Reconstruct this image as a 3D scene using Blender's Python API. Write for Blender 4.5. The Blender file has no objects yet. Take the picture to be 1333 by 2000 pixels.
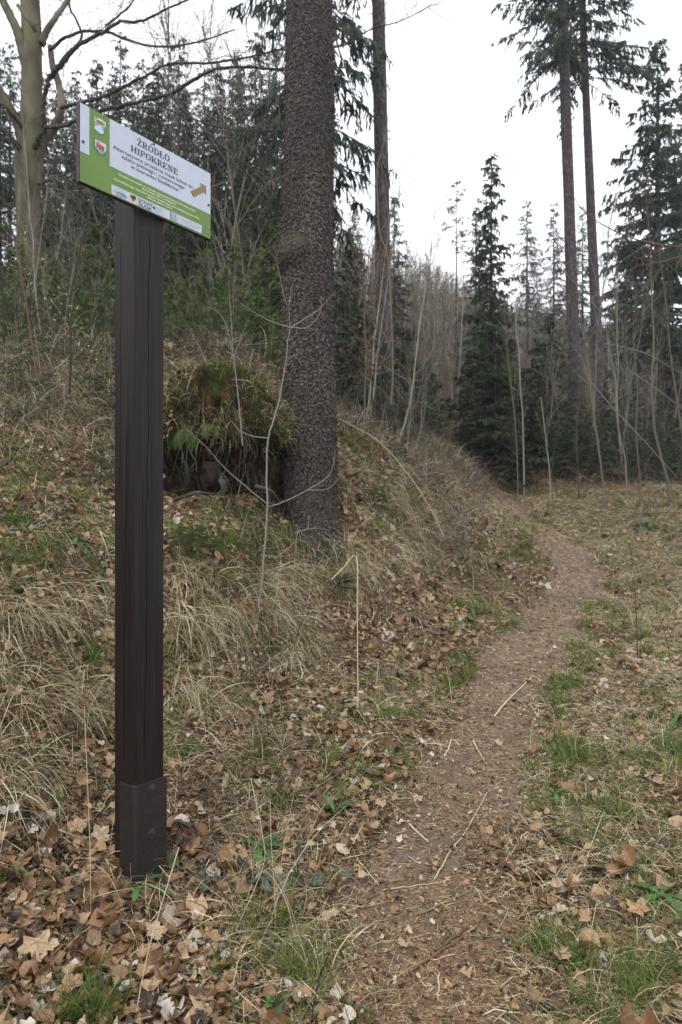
import bpy, bmesh, math, random
import numpy as np
from mathutils import Vector
rng = np.random.default_rng(7); random.seed(7)
SC = bpy.context.scene
COL = SC.collection
# ------------------------------------------------------------------ camera
CAMZ = 1.46
FPX = 1333.0            # focal length in photo pixels
HV = 1040.0             # eye level row of the photo
cam = bpy.data.cameras.new("camera"); cam.sensor_fit = 'AUTO'; cam.sensor_width = 36.0
cam.lens = 36.0 * FPX / 2000.0
cam.shift_y = (HV - 1000) / 2000.0
cam.clip_start = 0.05; cam.clip_end = 600
cam.dof.use_dof = True; cam.dof.focus_distance = 3.0; cam.dof.aperture_fstop = 3.5
co = bpy.data.objects.new("camera", cam); COL.objects.link(co)
co.location = (0, 0, CAMZ); co.rotation_euler = (math.radians(90), 0, 0)
SC.camera = co
# ------------------------------------------------------------------ sky and light (overcast)
W = bpy.data.worlds.new("World"); SC.world = W; W.use_nodes = True
nt = W.node_tree; bg = nt.nodes["Background"]
SUN_EL, SUN_AZ = math.radians(52), math.radians(215)
sky = nt.nodes.new("ShaderNodeTexSky"); sky.sky_type = 'NISHITA'; sky.sun_disc = False
sky.sun_elevation = SUN_EL; sky.sun_rotation = SUN_AZ
sky.dust_density = 4.0
hs = nt.nodes.new("ShaderNodeHueSaturation"); hs.inputs["Saturation"].default_value = 0.25
nt.links.new(sky.outputs[0], hs.inputs["Color"])
mx = nt.nodes.new("ShaderNodeMix"); mx.data_type = 'RGBA'; mx.inputs[0].default_value = 0.8
nt.links.new(hs.outputs[0], mx.inputs[6]); mx.inputs[7].default_value = (11.3, 11.7, 12.6, 1)   # cloud deck
nt.links.new(mx.outputs[2], bg.inputs[0]); bg.inputs[1].default_value = 0.135
sl = bpy.data.lights.new("sun", 'SUN'); sl.energy = 1.5; sl.angle = math.radians(30); sl.color = (1, .97, .93)
so = bpy.data.objects.new("sun", sl); COL.objects.link(so)
so.rotation_euler = (math.radians(90) - SUN_EL, 0, math.pi - SUN_AZ)
SC.view_settings.view_transform = 'Standard'; SC.view_settings.look = 'None'
SC.view_settings.exposure = 0.38; SC.view_settings.gamma = 1.0
SC.cycles.max_bounces = 5; SC.cycles.diffuse_bounces = 2; SC.cycles.transparent_max_bounces = 6

# ------------------------------------------------------------------ helpers
def P(u, v, Y):
    return np.array([(u - 666.5) / FPX * Y, Y, CAMZ - (v - HV) / FPX * Y])
def tag(o, label=None, cat=None, group=None, kind=None):
    if label: o['label'] = label
    if cat: o['category'] = cat
    if group: o['group'] = group
    if kind: o['kind'] = kind
    return o
def empty(name, loc=(0, 0, 0), rz=0):
    o = bpy.data.objects.new(name, None); COL.objects.link(o); o.location = loc; o.rotation_euler = (0, 0, rz)
    o.empty_display_size = .2
    return o
def mesh_arr(name, V, F, m=None, parent=None, rnd=None, uv=None, smooth=True, loc=None):
    """V (n,3), F (k,3|4) or list of arrays -> ONE mesh object"""
    me = bpy.data.meshes.new(name)
    Fs = F if isinstance(F, list) else [F]
    Fs = [f for f in Fs if len(f)]
    V = np.asarray(V, dtype=np.float32)
    li = np.concatenate([f.ravel() for f in Fs]).astype(np.int32)
    tot = np.concatenate([np.full(len(f), f.shape[1]) for f in Fs]).astype(np.int32)
    st = np.concatenate([[0], np.cumsum(tot)[:-1]]).astype(np.int32)
    me.vertices.add(len(V)); me.vertices.foreach_set("co", V.ravel())
    me.loops.add(len(li)); me.loops.foreach_set("vertex_index", li)
    me.polygons.add(len(tot)); me.polygons.foreach_set("loop_start", st); me.polygons.foreach_set("loop_total", tot)
    if smooth: me.polygons.foreach_set("use_smooth", np.ones(len(tot), dtype=bool))
    if rnd is not None:
        a = me.attributes.new("rnd", 'FLOAT', 'POINT'); a.data.foreach_set("value", np.asarray(rnd, dtype=np.float32))
    if uv is not None:
        l = me.uv_layers.new(name="UVMap"); l.data.foreach_set("uv", np.asarray(uv, dtype=np.float32)[li].ravel())
    me.update(calc_edges=True); me.validate()
    if m: me.materials.append(m)
    o = bpy.data.objects.new(name, me); COL.objects.link(o)
    if parent: o.parent = parent
    if loc is not None: o.location = loc
    return o
class Acc:
    """collects vertex / quad arrays"""
    def __init__(s): s.V = []; s.F = []; s.R = []; s.U = []; s.n = 0
    def add(s, V, F, R=None, U=None):
        V = np.asarray(V, float); s.V.append(V); s.F.append(np.asarray(F) + s.n)
        s.R.append(np.zeros(len(V)) if R is None else np.broadcast_to(R, (len(V),)))
        s.U.append(np.zeros((len(V), 2)) if U is None else U); s.n += len(V)
    def build(s, name, m, parent=None, off=None, uv=False, loc=None, smooth=True):
        V = np.concatenate(s.V)
        if off is not None: V = V - np.asarray(off)
        q = [f for f in s.F if f.shape[1] == 4]; t = [f for f in s.F if f.shape[1] == 3]
        Fs = []
        if q: Fs.append(np.concatenate(q))
        if t: Fs.append(np.concatenate(t))
        return mesh_arr(name, V, Fs, m, parent, np.concatenate(s.R), np.concatenate(s.U) if uv else None, smooth, loc)
def norm(a): return a / np.maximum(np.linalg.norm(a, axis=-1, keepdims=True), 1e-9)
def tube(acc, pts, rad, sides=5, rnd=0.0, twist=0):
    pts = np.asarray(pts, float); n = len(pts)
    rad = np.broadcast_to(np.asarray(rad, float), (n,))
    T = norm(np.gradient(pts, axis=0))
    ref = np.array([0.31, 0.17, 0.93]) if abs(T[:, 2]).mean() < .8 else np.array([1., .13, .02])
    A = norm(np.cross(T, ref)); B = np.cross(T, A)
    a = np.linspace(0, 2 * np.pi, sides, endpoint=False)
    V = pts[:, None] + (A[:, None] * np.cos(a)[None, :, None] + B[:, None] * np.sin(a)[None, :, None]) * rad[:, None, None]
    i = np.arange(n - 1)[:, None] * sides; j = np.arange(sides)[None]; k = (j + 1) % sides
    F = np.stack([i + j, i + k, i + sides + k, i + sides + j], -1).reshape(-1, 4)
    acc.add(V.reshape(-1, 3), F, rnd)
def smooth_line(p, k=4):
    """Catmull-Rom through control rows (any columns)"""
    p = np.asarray(p, float); n = len(p)
    if n < 3: 
        t = np.linspace(0, 1, k + 1)[:, None]; return p[0] * (1 - t) + p[-1] * t
    q = np.vstack([2 * p[0] - p[1], p, 2 * p[-1] - p[-2]]); out = []
    for i in range(n - 1):
        a, b, c, d = q[i:i + 4]
        for t in np.linspace(0, 1, k, endpoint=False):
            out.append(.5 * ((2 * b) + (c - a) * t + (2 * a - 5 * b + 4 * c - d) * t * t + (3 * b - a - 3 * c + d) * t ** 3))
    out.append(p[-1]); return np.array(out)
def strips(acc, O, D, L, Wd, droop, nseg=3, rnd=None, side=None, taper=1.0, zmin=None, curl=None):
    """many narrow pointed blades. O,D (n,3); L,Wd,droop (n,)"""
    n = len(O); O = np.asarray(O, float); D = norm(np.asarray(D, float))
    L = np.broadcast_to(L, (n,)).astype(float); Wd = np.broadcast_to(Wd, (n,)).astype(float); droop = np.broadcast_to(droop, (n,)).astype(float)
    if side is None:
        r = rng.normal(size=(n, 3)); side = norm(np.cross(D, r))
    pts = [O]; d = D.copy(); seg = (L / nseg)[:, None]
    for i in range(nseg):
        d = norm(d + np.array([0, 0, -1.0]) * (droop / nseg)[:, None] + (0 if curl is None else curl / nseg))
        p = pts[-1] + d * seg
        if zmin is not None:
            g = zmin(p[:, 0], p[:, 1]) + .006
            p = p.copy(); p[:, 2] = np.maximum(p[:, 2], g)
        pts.append(p)
    V = []
    for i, p in enumerate(pts):
        s = i / nseg
        w = Wd * (1 - s ** 2 * taper) * .5 * (0.65 if i == 0 else 1)
        w = np.maximum(w, Wd * .04)
        V.append(p - side * w[:, None]); V.append(p + side * w[:, None])
    V = np.stack(V, 1).reshape(-1, 3); m = 2 * (nseg + 1)
    b = (np.arange(n) * m)[:, None]; f = []
    for i in range(nseg): f.append(b + np.array([[2 * i, 2 * i + 1, 2 * i + 3, 2 * i + 2]]))
    F = np.stack(f, 1).reshape(-1, 4)
    R = np.zeros(n) if rnd is None else np.broadcast_to(rnd, (n,))
    U = np.tile(np.array([[x, i / nseg] for i in range(nseg + 1) for x in (0, 1)]), (n, 1))
    acc.add(V, F, np.repeat(R, m), U)
def hash2(ix, iy, s):
    h = (ix.astype(np.int64) * 374761393 + iy.astype(np.int64) * 668265263 + s * 1274126177) & 0x7fffffff
    h = (h ^ (h >> 13)) * 1274126177 & 0x7fffffff
    return ((h ^ (h >> 16)) & 0xffff) / 65535.0
def vn(x, y, s=0):
    x = np.asarray(x, float); y = np.asarray(y, float)
    ix = np.floor(x); iy = np.floor(y); fx = x - ix; fy = y - iy
    fx = fx * fx * (3 - 2 * fx); fy = fy * fy * (3 - 2 * fy)
    a = hash2(ix, iy, s); b = hash2(ix + 1, iy, s); c = hash2(ix, iy + 1, s); d = hash2(ix + 1, iy + 1, s)
    return (a * (1 - fx) + b * fx) * (1 - fy) + (c * (1 - fx) + d * fx) * fy
def fbm(x, y, s=0, o=4):
    t = 0; a = .5
    for i in range(o):
        t = t + a * vn(x * 2 ** i, y * 2 ** i, s + i * 17); a *= .5
    return t
# ------------------------------------------------------------------ materials
def new_mat(name):
    m = bpy.data.materials.new(name); m.use_nodes = True
    return m, m.node_tree, m.node_tree.nodes["Principled BSDF"]
def node(nt, t, **k):
    n = nt.nodes.new(t)
    for a, b in k.items(): setattr(n, a, b)
    return n
def ramp(nt, src, stops):
    r = node(nt, "ShaderNodeValToRGB"); e = r.color_ramp.elements
    while len(e) > 1: e.remove(e[-1])
    for i, (p, c) in enumerate(stops):
        x = e[0] if i == 0 else e.new(p)
        x.position = p; x.color = (*c, 1) if len(c) == 3 else c
    nt.links.new(src, r.inputs[0]); return r.outputs[0]
def noise(nt, scale, detail=4, vec=None, rough=.55, dist=0):
    n = node(nt, "ShaderNodeTexNoise"); n.inputs["Scale"].default_value = scale; n.inputs["Detail"].default_value = detail
    n.inputs["Roughness"].default_value = rough; n.inputs["Distortion"].default_value = dist
    if vec: nt.links.new(vec, n.inputs["Vector"])
    return n.outputs["Fac"]
def mapping(nt, scale=(1, 1, 1), coord="Object"):
    c = node(nt, "ShaderNodeTexCoord"); m = node(nt, "ShaderNodeMapping"); m.inputs["Scale"].default_value = scale
    nt.links.new(c.outputs[coord], m.inputs["Vector"]); return m.outputs[0]
def mix(nt, fac, a, b, mode='MIX'):
    m = node(nt, "ShaderNodeMix", data_type='RGBA', blend_type=mode)
    for i, x in ((0, fac), (6, a), (7, b)):
        if hasattr(x, "links"): nt.links.new(x, m.inputs[i])
        else: m.inputs[i].default_value = x if i == 0 else ((*x, 1) if len(x) == 3 else x)
    return m.outputs[2]
def math_(nt, op, a, b=0.5, clamp=False):
    m = node(nt, "ShaderNodeMath", operation=op, use_clamp=clamp)
    for i, x in enumerate((a, b)):
        if hasattr(x, "links"): nt.links.new(x, m.inputs[i])
        else: m.inputs[i].default_value = x
    return m.outputs[0]
def attr(nt, name="rnd"):
    return node(nt, "ShaderNodeAttribute", attribute_name=name).outputs["Fac"]
def bump(nt, bs, h, strength=.5, dist=.01):
    b = node(nt, "ShaderNodeBump"); b.inputs["Strength"].default_value = strength; b.inputs["Distance"].default_value = dist
    nt.links.new(h, b.inputs["Height"]); nt.links.new(b.outputs[0], bs.inputs["Normal"])
def leafy(name, stops, rough=.75, transl=.25, nscale=0, veins=False, spec=.25):
    """ramp by the rnd attribute, partly translucent"""
    m, nt, bs = new_mat(name)
    c = ramp(nt, attr(nt), stops)
    if nscale:
        f = noise(nt, nscale, 5, mapping(nt))
        c = mix(nt, .55, c, ramp(nt, f, [(.3, (.35, .35, .35)), (.7, (1, 1, 1))]), 'MULTIPLY')
    if veins:
        tc = node(nt, "ShaderNodeTexCoord"); sp = node(nt, "ShaderNodeSeparateXYZ"); nt.links.new(tc.outputs["UV"], sp.inputs[0])
        t = math_(nt, 'ABSOLUTE', math_(nt, 'SUBTRACT', sp.outputs[0], .5))
        ph = math_(nt, 'SUBTRACT', math_(nt, 'MULTIPLY', sp.outputs[1], 9.0), math_(nt, 'MULTIPLY', t, 7.0))
        w = math_(nt, 'POWER', math_(nt, 'ABSOLUTE', math_(nt, 'SINE', math_(nt, 'MULTIPLY', ph, math.pi))), 3.0)
        rib = math_(nt, 'LESS_THAN', t, .03)
        c = mix(nt, math_(nt, 'MULTIPLY', w, .0), c, (.05, .03, .02))
        c = mix(nt, math_(nt, 'MULTIPLY', rib, .5), c, (.3, .2, .12))
        bump(nt, bs, w, .22, .003)
    nt.links.new(c, bs.inputs["Base Color"]); bs.inputs["Roughness"].default_value = rough
    bs.inputs["Specular IOR Level"].default_value = spec
    if transl > 0:
        tr = node(nt, "ShaderNodeBsdfTranslucent"); nt.links.new(c, tr.inputs[0])
        ms = node(nt, "ShaderNodeMixShader"); ms.inputs[0].default_value = transl
        nt.links.new(bs.outputs[0], ms.inputs[1]); nt.links.new(tr.outputs[0], ms.inputs[2])
        nt.links.new(ms.outputs[0], nt.nodes["Material Output"].inputs[0])
    return m
M = {}
M['leaf'] = leafy("dead_leaf", [(0, (.022, .012, .007)), (.18, (.07, .036, .018)), (.34, (.145, .070, .029)), (.52, (.27, .145, .062)), (.68, (.38, .235, .115)), (.82, (.44, .33, .205)), (1, (.54, .49, .42))], .45, .14, 60, True, .5)
M['straw'] = leafy("dry_grass", [(0, (.06, .045, .022)), (.3, (.17, .13, .065)), (.65, (.40, .33, .19)), (1, (.66, .58, .40))], .6, .2)
M['grass'] = leafy("green_grass", [(0, (.03, .055, .010)), (.5, (.08, .135, .022)), (1, (.18, .235, .055))], .5, .3)
M['needle_litter'] = leafy("needle_litter", [(0, (.07, .035, .017)), (.5, (.215, .12, .06)), (1, (.42, .29, .17))], .8, 0)
M['spruce'] = leafy("spruce_needles", [(0, (.014, .024, .012)), (.5, (.032, .052, .024)), (1, (.07, .095, .04))], .7, .12)
M['slope'] = leafy("yellowish_spruce_needles", [(0, (.018, .030, .010)), (.5, (.052, .084, .019)), (1, (.12, .165, .038))], .7, .15)  # yellower, brighter needle green of the young spruces on the slope
M['spruce_fresh'] = leafy("young_spruce_needles", [(0, (.016, .034, .012)), (.5, (.032, .065, .02)), (1, (.065, .11, .03))], .6, .15)
M['hang'] = leafy("hanging_spruce_needles", [(0, (.020, .030, .022)), (.5, (.04, .058, .036)), (1, (.08, .10, .058))], .8, .15)
M['twig'] = leafy("bare_twigs", [(0, (.022, .018, .014)), (.4, (.062, .052, .040)), (.75, (.125, .11, .082)), (1, (.32, .29, .235))], .8, 0)
M['brownstalk'] = leafy("brown_dead_stalks", [(0, (.03, .02, .012)), (.5, (.11, .075, .05)), (1, (.26, .20, .14))], .8, 0)
M['redtwig'] = leafy("reddish_twigs", [(0, (.07, .035, .022)), (1, (.16, .08, .045))], .6, 0)
M['greenplant'] = leafy("green_leaf", [(0, (.03, .07, .02)), (.5, (.05, .13, .03)), (1, (.10, .20, .06))], .5, .25, 0, True)
M['bramble'] = leafy("bramble_leaf", [(0, (.018, .040, .018)), (.5, (.035, .07, .038)), (1, (.055, .085, .07))], .35, .1, 0, True, .5)
M['fern'] = leafy("fern_frond", [(0, (.035, .075, .012)), (1, (.09, .16, .03))], .55, .25)
M['moss'] = leafy("moss_tufts", [(0, (.03, .042, .01)), (.5, (.08, .10, .018)), (1, (.17, .19, .035))], .9, .1)
M['bud'] = leafy("fresh_buds", [(0, (.18, .30, .04)), (1, (.30, .42, .08))], .6, .3)
M['beechleaf'] = leafy("withered_beech_leaf", [(0, (.13, .050, .02)), (1, (.27, .13, .055))], .6, .3)

def bark_mat(name, dark, mid, light, scale=(9, 9, 3.2), vscale=5.0, bstr=.9, bdist=.02, lichen=None, extra=None):
    m, nt, bs = new_mat(name)
    v = mapping(nt, scale)
    n1 = noise(nt, 1.2, 6, v, .65, .4)
    vo = node(nt, "ShaderNodeTexVoronoi", feature='DISTANCE_TO_EDGE'); vo.inputs["Scale"].default_value = vscale
    wv = mix(nt, .22, v, node(nt, "ShaderNodeTexNoise").outputs["Color"])
    nv = nt.nodes[-1]
    nt.links.new(wv, vo.inputs["Vector"])
    ed = math_(nt, 'MULTIPLY', vo.outputs["Distance"], 4.0, True)
    vc = node(nt, "ShaderNodeTexVoronoi"); vc.inputs["Scale"].default_value = vscale; nt.links.new(wv, vc.inputs["Vector"])
    sp = node(nt, "ShaderNodeSeparateColor"); nt.links.new(vc.outputs["Color"], sp.inputs[0])
    f = math_(nt, 'ADD', math_(nt, 'MULTIPLY', n1, .82), math_(nt, 'MULTIPLY', sp.outputs[0], .18))
    c = ramp(nt, f, [(.3, dark), (.5, mid), (.72, light)])
    c = mix(nt, math_(nt, 'SUBTRACT', 1.0, ed), c, tuple(x * .75 for x in dark))
    big = noise(nt, 1.1, 3, mapping(nt, (1, 1, .6)))
    if lichen: c = mix(nt, ramp(nt, big, [(.5, (0, 0, 0)), (.7, (.7, .7, .7))]), c, lichen)
    if extra: c = extra(nt, c)
    nt.links.new(c, bs.inputs["Base Color"]); bs.inputs["Roughness"].default_value = .85; bs.inputs["Specular IOR Level"].default_value = .25
    h = math_(nt, 'ADD', math_(nt, 'MULTIPLY', ed, .6), math_(nt, 'ADD', math_(nt, 'MULTIPLY', sp.outputs[1], .35), math_(nt, 'MULTIPLY', n1, .8)))
    bump(nt, bs, h, bstr, bdist)
    return m
# ------------------------------------------------------------------ terrain
CP = np.array([P(*t) for t in [
 (830,2000,2.05),(850,1700,2.95),(930,1500,4.15),(1005,1300,6.2),(1080,1200,8),(1130,1130,10),(1115,1070,11.5),(1070,1040,13),(1010,1010,15),(960,975,18),
 (262,1735,2.8),(0,1950,2.1),(0,1700,2.6),(0,1500,3.1),(0,1350,3.4),(0,1200,3.8),(100,1000,5),(0,800,6),(100,700,7.2),(-200,1400,3),(-200,1000,4.6),
 (330,1450,4.0),(330,1300,4.6),(400,1150,5.3),(450,1050,6),(330,1000,6),(330,700,8),(450,690,8.2),(560,760,8.6),(250,690,7.8),
 (600,1320,5.3),(600,1200,6),(610,1070,7),(500,1080,6.3),(520,1010,7),
 (720,1250,6.4),(740,1150,7),(760,1050,7.8),(700,930,8.4),(780,930,9),(850,1120,8.4),(860,1030,9.5),(880,965,11),(800,880,12),(850,865,16),(640,800,11),(905,935,15),
 (950,1130,9.3),(960,1060,11),(700,1500,3.9),(600,1600,3.4),(500,1500,3.8),(700,1350,5),(850,1250,6.5),(950,1200,7.6),
 (1333,2000,2.1),(1333,1700,3.0),(1200,1500,4.2),(1333,1400,5.2),(1333,1250,7.3),(1250,1150,9.5),(1333,1080,11.5),(1250,1020,14),(1100,980,16),(1333,950,17),
 (940,930,18),(1100,930,18.5),(1000,880,24),(1333,900,26),(900,830,26),
 (60,770,13),(250,770,18),(450,780,22),(700,790,22),(300,580,50),(545,985,7.15),(665,985,7.4),(-100,720,9),(100,740,9.5),(430,975,6.6),(430,988,7.0),(355,985,6.8),(500,975,6.9),(300,770,12),(480,770,12),(750,600,60),(850,650,70),(950,700,80),(1100,720,90),(1333,780,90)]]
 + [np.array(t, float) for t in [(0,0,-.05),(1.5,0,0),(-1.5,0,.1),(-3,1,.9),(4,1,.1),(6,6,.5),(9,12,1.5),(14,20,3),(-5,3,2.8),(-6,6,3.5),(-5,10,3.9),(-9,12,5),
   (0,-4,-.2),(-6,-3,1.5),(8,-4,0),(-30,30,17),(-60,60,30),(40,30,4),(80,60,8),(-100,130,45),(0,150,30),(60,150,22),(120,140,16),(-20,5,9),(30,5,1),(-60,-3,20),(90,0,2),(140,80,6),(-60,100,38)]])
EPS = .35
def _k(a, b): return np.sqrt(((a[:, None] - b[None]) ** 2).sum(-1) + EPS ** 2)
_K = _k(CP[:, :2], CP[:, :2]); _n = len(CP)
_A = np.zeros((_n + 3, _n + 3)); _A[:_n, :_n] = _K - np.eye(_n) * .02; _A[:_n, _n] = 1; _A[:_n, _n + 1:] = CP[:, :2]; _A[_n:, :_n] = _A[:_n, _n:].T
_w = np.linalg.solve(_A, np.concatenate([CP[:, 2], [0, 0, 0]]))
PATH = np.array([(.22, 0), (.25, 2.05), (.41, 2.95), (.82, 4.15), (1.58, 6.2), (2.48, 8), (3.48, 10), (3.87, 11.5), (3.93, 13), (3.86, 15), (3.9, 18), (4.4, 24), (6, 40)])
PW = np.array([(.27, 0), (.27, 2), (.30, 2.95), (.30, 4.15), (.33, 6.2), (.36, 8), (.36, 10), (.38, 12), (.33, 15), (.22, 18), (.1, 24), (.0, 40)])
def pathd(x, y):
    """signed distance from the path's centre in half widths, negative = left"""
    wob = (vn(y * 1.3, x * 0, 5) - .5) * .14 + (vn(x * 3, y * 3, 8) - .5) * .26 + (vn(x * 9, y * 9, 18) - .5) * .16
    return (x - np.interp(y, PATH[:, 1], PATH[:, 0]) + wob) / np.maximum(np.interp(y, PW[:, 1], PW[:, 0]), .05)
def H(x, y):
    x = np.asarray(x, float); y = np.asarray(y, float); sh = x.shape
    q = np.stack([x.ravel(), y.ravel()], 1); out = np.zeros(len(q))
    for i in range(0, len(q), 40000):
        c = q[i:i + 40000]; out[i:i + 40000] = _k(c, CP[:, :2]) @ _w[:_n] + _w[_n] + c @ _w[_n + 1:]
    z = out.reshape(sh)
    pd = np.abs(pathd(x, y)); off = np.clip(pd - .7, 0, 1.2) / 1.2
    amp = np.clip(y / 12, .35, 1.5)
    z = z + (fbm(x * .9, y * .9, 3, 3) - .44) * .28 * amp * off + (fbm(x * 4, y * 4, 11, 3) - .44) * .07 * (.25 + off) - .02 * (1 - off)
    return z
def hit(u, v, ymax=120):
    ys = 1.2 * 1.012 ** np.arange(390); ys = ys[ys < ymax]
    r = P(u, v, 1.0) - np.array([0, 0, CAMZ])
    X = r[0] * ys; Z = CAMZ + r[2] * ys
    g = H(X, ys); k = np.argmax(Z < g)
    if not (Z < g).any(): k = len(ys) - 1
    if k:
        a, b = Z[k - 1] - g[k - 1], g[k] - Z[k]; t = a / (a + b + 1e-9); y = ys[k - 1] + (ys[k] - ys[k - 1]) * t
    else: y = ys[0]
    x = r[0] * y
    return np.array([x, y, float(H(np.array([x]), np.array([y]))[0])])
def gz(x, y): return float(H(np.array([x]), np.array([y]))[0])

def ground_mat():
    m, nt, bs = new_mat("forest_floor")
    v = mapping(nt)
    pm = attr(nt, "pathm"); gm = attr(nt, "greenm")
    lit = ramp(nt, noise(nt, 26, 8, v, .75), [(.3, (.015, .009, .005)), (.46, (.055, .033, .018)), (.58, (.12, .075, .042)), (.75, (.24, .17, .10))])
    soil = ramp(nt, noise(nt, 9, 9, v, .72), [(.25, (.085, .062, .047)), (.48, (.170, .125, .092)), (.66, (.25, .185, .13)), (.85, (.36, .28, .20))])
    fine = ramp(nt, noise(nt, 190, 3, v, .7), [(.35, (.55, .5, .48)), (.62, (1.15, 1.1, 1.05))])
    soil = mix(nt, .8, soil, fine, 'MULTIPLY')
    soil = mix(nt, ramp(nt, noise(nt, 1.7, 5, v, .6), [(.45, (0, 0, 0)), (.6, (.5, .5, .5))]), soil, (.085, .066, .052))
    grn = ramp(nt, noise(nt, 60, 6, v, .7), [(.35, (.02, .026, .009)), (.55, (.065, .075, .022)), (.75, (.12, .13, .045))])
    c = mix(nt, math_(nt, 'MULTIPLY', gm, ramp(nt, noise(nt, 5, 6, v, .7), [(.42, (0, 0, 0)), (.58, (1, 1, 1))])), lit, grn)
    edge = ramp(nt, math_(nt, 'ADD', pm, math_(nt, 'MULTIPLY', math_(nt, 'SUBTRACT', noise(nt, 14, 6, v, .7), .5), .7)), [(.35, (0, 0, 0)), (.6, (1, 1, 1))])
    c = mix(nt, edge, c, soil)
    nt.links.new(c, bs.inputs["Base Color"]); bs.inputs["Roughness"].default_value = .9; bs.inputs["Specular IOR Level"].default_value = .2
    bump(nt, bs, math_(nt, 'ADD', noise(nt, 60, 6, v, .7), math_(nt, 'MULTIPLY', noise(nt, 240, 3, v), .4)), .8, .012)
    return m
def make_ground():
    ny, nx = 430, 420
    t = np.linspace(0, 1, ny); ys = -3.5 + 5 * t + 175 * t ** 3.6
    s = np.linspace(-1, 1, nx); sx = s * .35 + .65 * np.sign(s) * np.abs(s) ** 2.6
    Y = np.repeat(ys[:, None], nx, 1); X = sx[None] * (9 + 1.05 * np.maximum(Y, 0))
    Z = H(X, Y)
    V = np.stack([X, Y, Z], -1).reshape(-1, 3)
    i = np.arange(ny - 1)[:, None] * nx; j = np.arange(nx - 1)[None]
    F = np.stack([i + j, i + j + 1, i + nx + j + 1, i + nx + j], -1).reshape(-1, 4)
    o = mesh_arr("ground", V, F, ground_mat())
    pd = np.abs(pathd(X, Y)).ravel()
    a = o.data.attributes.new("pathm", 'FLOAT', 'POINT'); a.data.foreach_set("value", (np.clip(1.5 - pd, 0, 1) * np.clip((17.0 - Y.ravel()) / 2.5, 0, 1)).astype(np.float32))
    right = (pathd(X, Y).ravel() > 0)
    g = np.where(right, .75, .35) * np.clip(.4 + fbm(X.ravel() * .7, Y.ravel() * .7, 31), 0, 1)
    a = o.data.attributes.new("greenm", 'FLOAT', 'POINT'); a.data.foreach_set("value", g.astype(np.float32))
    tag(o, kind='structure')
make_ground()
#@@PART1
# ------------------------------------------------------------------ signpost
E1 = np.array([.609, .793, 0]); E2 = np.array([-.793, .609, 0]); NR = np.array([.793, -.609, 0]); UP = np.array([0, 0, 1.])
C0 = np.array([-.849, 2.8, 0]); PWR, PWL = .149, .136
def poly_obj(name, polys, m, parent, frame, depth=0.0, thick=0.0, step=2e-5):
    """flat polygons given in (s,t) of a frame (origin, ax, ay, n) -> one mesh; polys may be concave"""
    o0, ax, ay, nn = frame; bm = bmesh.new()
    for i, pl in enumerate(polys):
        vs = [bm.verts.new(o0 + ax * s + ay * t + nn * (depth + i * step)) for s, t in pl]
        try: bm.faces.new(vs)
        except ValueError: pass
    bmesh.ops.triangulate(bm, faces=bm.faces[:])
    if thick:
        r = bmesh.ops.extrude_face_region(bm, geom=bm.faces[:])
        bmesh.ops.translate(bm, vec=Vector(nn * -thick), verts=[g for g in r['geom'] if isinstance(g, bmesh.types.BMVert)])
        bmesh.ops.recalc_face_normals(bm, faces=bm.faces[:])
    me = bpy.data.meshes.new(name); bm.to_mesh(me); bm.free(); me.materials.append(m)
    o = bpy.data.objects.new(name, me); COL.objects.link(o); o.parent = parent; return o
def flatmat(name, col, rough=.45, dirt=.25, spec=.4):
    m, nt, bs = new_mat(name); v = mapping(nt)
    c = mix(nt, ramp(nt, noise(nt, 14, 8, v, .75), [(.45, (0, 0, 0)), (.8, (dirt,) * 3)]), col, tuple(x * .45 + .01 for x in col))
    sp = ramp(nt, noise(nt, 160, 2, v, .5), [(.70, (0, 0, 0)), (.74, (.75, .75, .75))])
    c = mix(nt, sp, c, (.06, .06, .045))
    nt.links.new(c, bs.inputs["Base Color"]); bs.inputs["Roughness"].default_value = rough; bs.inputs["Specular IOR Level"].default_value = spec
    return m
def box_bm(bm, corners_xy, z0, z1):
    lo = [bm.verts.new((x, y, z0)) for x, y in corners_xy]; hi = [bm.verts.new((x, y, z1)) for x, y in corners_xy]
    n = len(lo)
    bm.faces.new(lo[::-1]); bm.faces.new(hi)
    for i in range(n): bm.faces.new((lo[i], lo[(i + 1) % n], hi[(i + 1) % n], hi[i]))
def bm_obj(name, bm, m, parent=None, bevel=0, seg=2, smooth=False):
    me = bpy.data.meshes.new(name)
    if bevel:
        bmesh.ops.bevel(bm, geom=bm.edges[:], offset=bevel, segments=seg, affect='EDGES', profile=.6)
    bmesh.ops.recalc_face_normals(bm, faces=bm.faces[:])
    if smooth:
        for f in bm.faces: f.smooth = True
    bm.to_mesh(me); bm.free()
    if m: me.materials.append(m)
    o = bpy.data.objects.new(name, me); COL.objects.link(o); o.parent = parent; return o
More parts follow.
